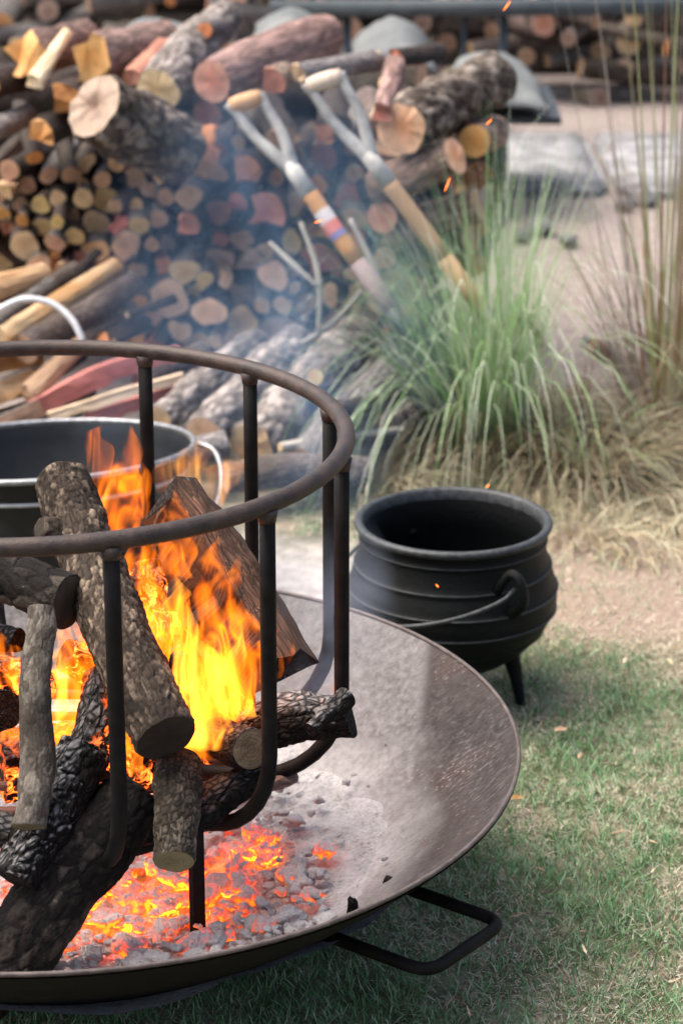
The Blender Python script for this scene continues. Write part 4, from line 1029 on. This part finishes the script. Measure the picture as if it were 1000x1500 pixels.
drape('cover_sheet', quad(630, 808, 90, 160, 7.45, 8.0, 40), .07, 'broad pale grey sheet with a sagging front edge over the low steel rack', seed=1)
drape('cover_sheet', quad(510, 640, 62, 104, 7.0, 7.5, 10), .10, 'grey sheet humped over wood behind the thick rough-barked log', seed=2)
drape('cover_sheet', quad(370, 480, 38, 80, 7.0, 7.5, 5), .07, 'grey sheet showing behind the big smooth pinkish log', seed=3)
drape('cover_sheet', quad(170, 305, 48, 85, 6.6, 7.1, 5), .06, 'grey sheet showing behind the large orange split log', seed=4)
def bar(name, A, B, r, mat, parent=None):
    return tube(name, [A, B], r, mat, parent, 4)
# rack with a top rail
RYp = 8.78
rack = empty('wood_rack', (0, RYp, 0)); tag(rack, 'blue-grey steel wood rack with a long top rail and posts', 'rack')
off = Vector((0, RYp, 0))
zr = atY(700, 12, RYp).z
bar('top_rail', Vector((atY(395, 12, RYp).x, 0, zr)), Vector((1.6, 0, zr + .01)), .036, 'steel_rack', rack)
for px, r in ((508, .022), (738, .022), (680, .012), (1020, .022)):
    x = atY(px, 40, RYp).x; bar('post', Vector((x, .03, 0)), Vector((x, .03, zr - .02 if px != 680 else zr)), r, 'steel_rack', rack)
st = empty('low_rack', (0, 7.5, 0)); tag(st, 'low dark steel stand with a flat top under the pale grey sheet', 'rack')
xa, xb = atY(700, 162, 7.5).x, atY(822, 150, 7.5).x; zt = atY(735, 170, 7.5).z
vs = []
for z in (zt - .02, zt):
    for (x, y) in ((xa - .25, -.02), (xb, -.02), (xb, .5), (xa - .25, .5)): vs.append((x, y, z))
link('shelf', mesh('shelf', vs, [(3, 2, 1, 0), (4, 5, 6, 7), (0, 1, 5, 4), (1, 2, 6, 5), (2, 3, 7, 6), (3, 0, 4, 7)]), 'steel_dark', st, smooth=False)
for (x, y) in ((atY(733, 200, 7.5).x, 0), (atY(733, 200, 7.5).x, .47), (xa - .22, 0), (xa - .22, .47)):
    bar('leg', Vector((x, y, 0)), Vector((x, y, zt - .02)), .028, 'steel_dark', st)
# far pile
rf = random.Random(9); far = []
tr = 0
while len(far) < 110 and tr < 6000:
    tr += 1
    px, py = rf.uniform(-40, 1040), rf.uniform(-40, 150); r = rf.uniform(12, 24)
    if all((px - q[0]) ** 2 + (py - q[1]) ** 2 > ((r + q[2]) * .9) ** 2 for q in far): far.append((px, py, r))
for (px, py, r) in far:
    A = atY(px, py, 9.3 + rf.uniform(-.1, .1)); R = m_of(r, A); c = rf.choice('tbbbbpor')
    em = {'t': 'end_tan', 'b': 'end_brown', 'p': 'end_pale', 'o': 'end_orange', 'r': 'end_pink'}[c]
    a = rf.uniform(-1.5, 1.5); R *= rf.uniform(.6, 1.1)
    o = make_log([A, A + Vector((math.sin(a), math.cos(a), rf.uniform(-.2, .2))) * .4], [R, R], rf.choice(['bark_brown', 'bark_grey', 'bark_dark']), em, n=12, seg=3, lump=.12, ends=(1, 0))
    tag(o, {'t': 'tan', 'b': 'brown', 'p': 'pale', 'o': 'orange', 'r': 'pinkish'}[c] + ' log end in the far wood pile behind the steel rail', 'log', 'log ends of the far pile, ' + {'t': 'tan', 'b': 'brown', 'p': 'pale', 'o': 'orange', 'r': 'pinkish'}[c])
for k in range(14):
    z = .05 + .13 * (k % 7); x0 = -1.7 + 1.75 * (k // 7)
    o = make_log([Vector((x0, 9.95, z)), Vector((x0 + 1.7, 9.95, z))], .08, 'bark_dark', 'end_brown', n=10, seg=5); tag(o, 'dark log lying crosswise at the back of the far wood pile', 'log', 'far pile crosswise')
# pale stone blocks
def block(name, lo, hi, label, seed, rough=.03, mat='stone_pale', group=None, cat='stone'):
    lo, hi = Vector(lo), Vector(hi); bm = bmesh.new(); bmesh.ops.create_cube(bm, size=1)
    bmesh.ops.bevel(bm, geom=bm.edges[:], offset=.06, segments=2, affect='EDGES')
    bmesh.ops.subdivide_edges(bm, edges=bm.edges[:], cuts=3, use_grid_fill=True)
    c = (lo + hi) / 2; s = hi - lo; sv = Vector((seed * 9, seed, 0))
    for v in bm.verts:
        p = Vector((v.co.x * s.x, v.co.y * s.y, v.co.z * s.z)); v.co = p + v.co.normalized() * noise.noise(p * 9 + sv) * rough
    me = bpy.data.meshes.new(name); bm.to_mesh(me); bm.free()
    o = link(name, me, mat); o.location = c; tag(o, label, cat, group); return o
xb0, xb1, xb2 = atZ(735, 275, 0).x, atZ(898, 275, 0).x, atZ(1090, 285, 0).x
xs0, xs1, xs2 = atZ(740, 268, .05).x, atZ(900, 268, .05).x, atZ(1100, 268, .05).x
block('stone_slab', (xs0, 7.76, -.02), (xs1 - .012, 8.62, .03), 'broad pale grey stone slab lying beside the low steel stand', 1, .010)
block('stone_slab', (xs1 + .012, 7.72, -.02), (xs2, 8.60, .034), 'whitish stone slab behind the tall dry reeds', 2, .014)
for k, (px, py, r, lab) in enumerate(((790, 335, .045, 'lumpy white rock on the gravel behind the grass clump'), (832, 352, .03, 'small white stone beside the lumpy white rock'), (765, 345, .03, 'white stone half hidden in the green blades'), (915, 300, .03, 'pale pebble before the stone slabs'), (945, 292, .04, 'pale rock at the foot of the whitish stone slab'), (860, 500, .02, 'white chip of stone near the short tan log'))):
    P = atZ(px, py, .02); me = lump_mesh(60 + k, 3, .7); o = link('rock', me, 'stone_pale'); o.location = P; o.scale = (r, r, r); tag(o, lab, 'rock', 'white rocks on the gravel')

# ------------------------------------------------------------------ grasses
def arc_blades(name, items, parent, seg=7):
    vs, fs, cols = [], [], []
    for base, d, ln, droop, wd, col in items:
        side = Vector((-d.y, d.x, 0)); side = side.normalized() if side.length > 1e-3 else Vector((1, 0, 0))
        i0 = len(vs); p = base.copy(); v = d.normalized(); st_ = ln / seg
        for k in range(seg + 1):
            f = k / seg; w_ = wd * .5 * (1 - f ** 2) + .0002
            vs.append(p - side * w_); vs.append(p + side * w_ + Vector((0, 0, w_ * .5)))
            cc = tuple(c * (1 - .15 * f) + .35 * .15 * f for c in col); cols += [cc, cc]
            v = (v + Vector((0, 0, -droop * (f + .25) / seg * 2))).normalized(); p = p + v * st_
            if p.z < .004: p.z = .004
        for k in range(seg):
            a = i0 + 2 * k; fs.append((a, a + 1, a + 3, a + 2))
    me = bpy.data.meshes.new(name); me.from_pydata([tuple(v) for v in vs], [], fs); me.update()
    at = me.color_attributes.new('Col', 'FLOAT_COLOR', 'POINT'); at.data.foreach_set('color', np.array([(*c, 1) for c in cols], dtype=np.float32).ravel())
    o = link(name, me, 'grass_blade', parent); o['kind'] = 'stuff'; return o
rr_ = random.Random(21)
GG = [(.22, .40, .14), (.31, .47, .21), (.16, .30, .10), (.42, .53, .34), (.52, .58, .46)]
BB = [(.27, .22, .12), (.19, .135, .07), (.36, .31, .20), (.12, .08, .04), (.28, .28, .16)]
def clump(name, label, c, n, rad, lnr, lean, droop, wd, cols, partname='blades', bias=(0, 0)):
    root = empty(name, c); tag(root, label, 'grass'); add(root, n, rad, lnr, lean, droop, wd, cols, partname, bias); return root
def add(root, n, rad, lnr, lean, droop, wd, cols, partname='blades', bias=(0, 0)):
    it = []
    for _ in range(n):
        a = rr_.uniform(0, 2 * PI); q = rad * math.sqrt(rr_.random()); b = Vector((math.cos(a) * q, math.sin(a) * q, 0))
        l = rr_.uniform(*lean); a2 = a + rr_.uniform(-.7, .7)
        d = Vector((math.cos(a2) * l + bias[0], math.sin(a2) * l + bias[1], 1.0)); k = rr_.uniform(.75, 1.25)
        it.append((b, d, rr_.uniform(*lnr), rr_.uniform(*droop), rr_.uniform(*wd), tuple(x * k for x in rr_.choice(cols))))
    arc_blades(partname, it, root)
c1 = atZ(700, 650, 0); c1.z = 0
t1 = clump('grass_clump', 'bushy clump of long arching green grass behind the iron pot', c1, 560, .11, (.38, .76), (.05, .38), (.4, 1.4), (.0016, .0034), GG, 'green_blades', (-.12, -.05))
add(t1, 40, .08, (.5, .8), (.2, .6), (.4, 1.2), (.0025, .0045), GG, 'pale_blades', (-.5, -.1))
add(t1, 500, .18, (.15, .38), (.3, 1.3), (1.0, 2.6), (.0025, .0045), BB + [(.45, .42, .3)], 'dry_blades')
add(t1, 130, .10, (.5, .85), (.08, .38), (1.3, 2.4), (.0018, .0034), GG + [(.44, .52, .38)], 'hanging_blades', (-.10, -.30))
c2 = atZ(845, 690, 0); c2.z = 0
t2 = clump('grass_clump', 'low tangled tussock of brown dead grass between pot and reeds', c2, 900, .14, (.12, .34), (.3, 1.3), (.8, 2.4), (.002, .0045), BB, 'dry_blades')
add(t2, 20, .10, (.15, .35), (.1, .8), (.6, 1.8), (.003, .0045), GG, 'green_blades')
c3 = atZ(985, 640, 0); c3.z = 0
t3 = clump('reed_clump', 'tall dry upright reeds with thin bare stems at the lawn edge', c3, 42, .10, (.6, 1.4), (.03, .34), (.0, .5), (.004, .007), [(.28, .21, .12), (.22, .19, .09), (.20, .10, .05), (.28, .3, .13), (.30, .26, .22)], 'stems')
add(t3, 150, .10, (.3, .9), (.1, .5), (.4, 1.8), (.003, .006), [(.34, .29, .22), (.40, .35, .34), (.22, .26, .11), (.30, .2, .1), (.22, .15, .08)], 'dry_leaves')
add(t3, 500, .15, (.10, .35), (.3, 1.2), (.8, 2.2), (.002, .004), BB, 'dry_blades')
c4 = atZ(1000, 600, 0); c4.z = 0
# dry straw tufts at the lawn's back edge
for k, (px, py, s) in enumerate(((610, 700, .06), (800, 735, .08), (900, 735, .12), (970, 720, .12), (560, 720, .06), (860, 780, .10), (940, 800, .10), (1000, 760, .1))):
    c = atZ(px, py, 0); c.z = 0
    tt = clump('straw_tuft', 'low tuft of pale straw at the back edge of the lawn', c, 150, s, (.07, .2), (.5, 1.8), (1.0, 2.6), (.0018, .0035), [(.5, .43, .3), (.42, .35, .22), (.33, .26, .15), (.45, .44, .3)], 'straw')
    tt['group'] = 'straw tufts'
# fallen leaves on the lawn
for (px, py, lab) in ((755, 1170, 'small yellow leaf fallen on the lawn beside the bowl rim'), (820, 1070, 'dry brown leaf on the lawn below the pot foot')):
    P = atZ(px, py, .03); vs = [(-.012, 0, 0), (-.005, .006, .003), (.006, .006, .004), (.014, 0, .001), (.006, -.006, .003), (-.005, -.006, .004), (0, 0, -.001)]
    o = link('fallen_leaf', mesh('fallen_leaf', vs, [(6, 1, 0), (6, 2, 1), (6, 3, 2), (6, 4, 3), (6, 5, 4), (6, 0, 5)]), 'wood_yellow' if px < 800 else 'wood_tan'); o.location = P; o.rotation_euler = (.2, .1, .5); tag(o, lab, 'leaf')
for k in range(34):
    px, py = rs.uniform(640, 1000), rs.uniform(900, 1490)
    if px < 780 and py < 1330: continue
    P = atZ(px, py, .022); L_ = rs.uniform(.006, .016); W_ = rs.uniform(.0012, .0035); a = rs.uniform(0, 6.3); u = Vector((math.cos(a), math.sin(a), rs.uniform(-.3, .3))) * L_; q = Vector((-math.sin(a), math.cos(a), .2)) * W_; h_ = Vector((0, 0, W_ * .6))
    vs = [-u, -u * .4 + q, u * .5 + q * .8, u, u * .5 - q * .8, -u * .4 - q, h_, -h_]
    o = link('wood_chip', mesh('wood_chip', vs, [(6, i, (i + 1) % 6) for i in range(6)] + [(7, (i + 1) % 6, i) for i in range(6)]), rs.choice(['wood_tan', 'wood_pale', 'bark_brown']), smooth=False); o.location = P
    tag(o, 'tiny dry chip of wood lying in the lawn grass', 'wood chip', 'chips scattered on the lawn')
# black charcoal bits by the front rim
for (px, py, hgt, lab) in ((516, 1318, .028, 'upright black charcoal chip near the bowl rim'), (484, 1338, .012, 'flat black charcoal chip near the bowl rim'), (395, 654, .0, '')):
    if not lab: continue
    P = atZ(px, py, .19); me = lump_mesh(80 + px, 2, 1.0, .6); o = link('charcoal_chip', me, 'char_black', smooth=False); r = math.hypot(P.x - BX, P.y - BY); o.location = (P.x, P.y, bz(r) + .006); o.scale = (.007, .006, max(hgt * .6, .006)); tag(o, lab, 'charcoal')

# ------------------------------------------------------------------ smoke
SMOKE = True
def puff(c, scale, rot, mat, label, seed):
    bm = bmesh.new(); bmesh.ops.create_icosphere(bm, subdivisions=3, radius=1)
    sv = Vector((seed * 4.3, seed, 1))
    for v in bm.verts: v.co *= 1 + .18 * noise.noise(v.co * 1.4 + sv)
    me = bpy.data.meshes.new('smoke'); bm.to_mesh(me); bm.free()
    o = link('smoke', me, mat); o.location = c; o.scale = scale; o.rotation_euler = rot; tag(o, label, 'smoke', kind='stuff'); return o
if SMOKE:
    puff((-.12, 4.25, .62), (.42, .85, .62), (math.radians(-14), 0, math.radians(-10)), 'smoke_plume', 'thin blue smoke drifting back from the fire over the wood stack', 1)
    puff((-.50, 3.06, .60), (.12, .10, .10), (0, 0, 0), 'smoke_wisp', 'blue-white smoke curling round the long cracked log', 2)
    puff((-.03, 3.2, .42), (.13, .16, .26), (0, math.radians(12), 0), 'smoke_wisp', 'pale smoke rising off the charred log tip', 3)
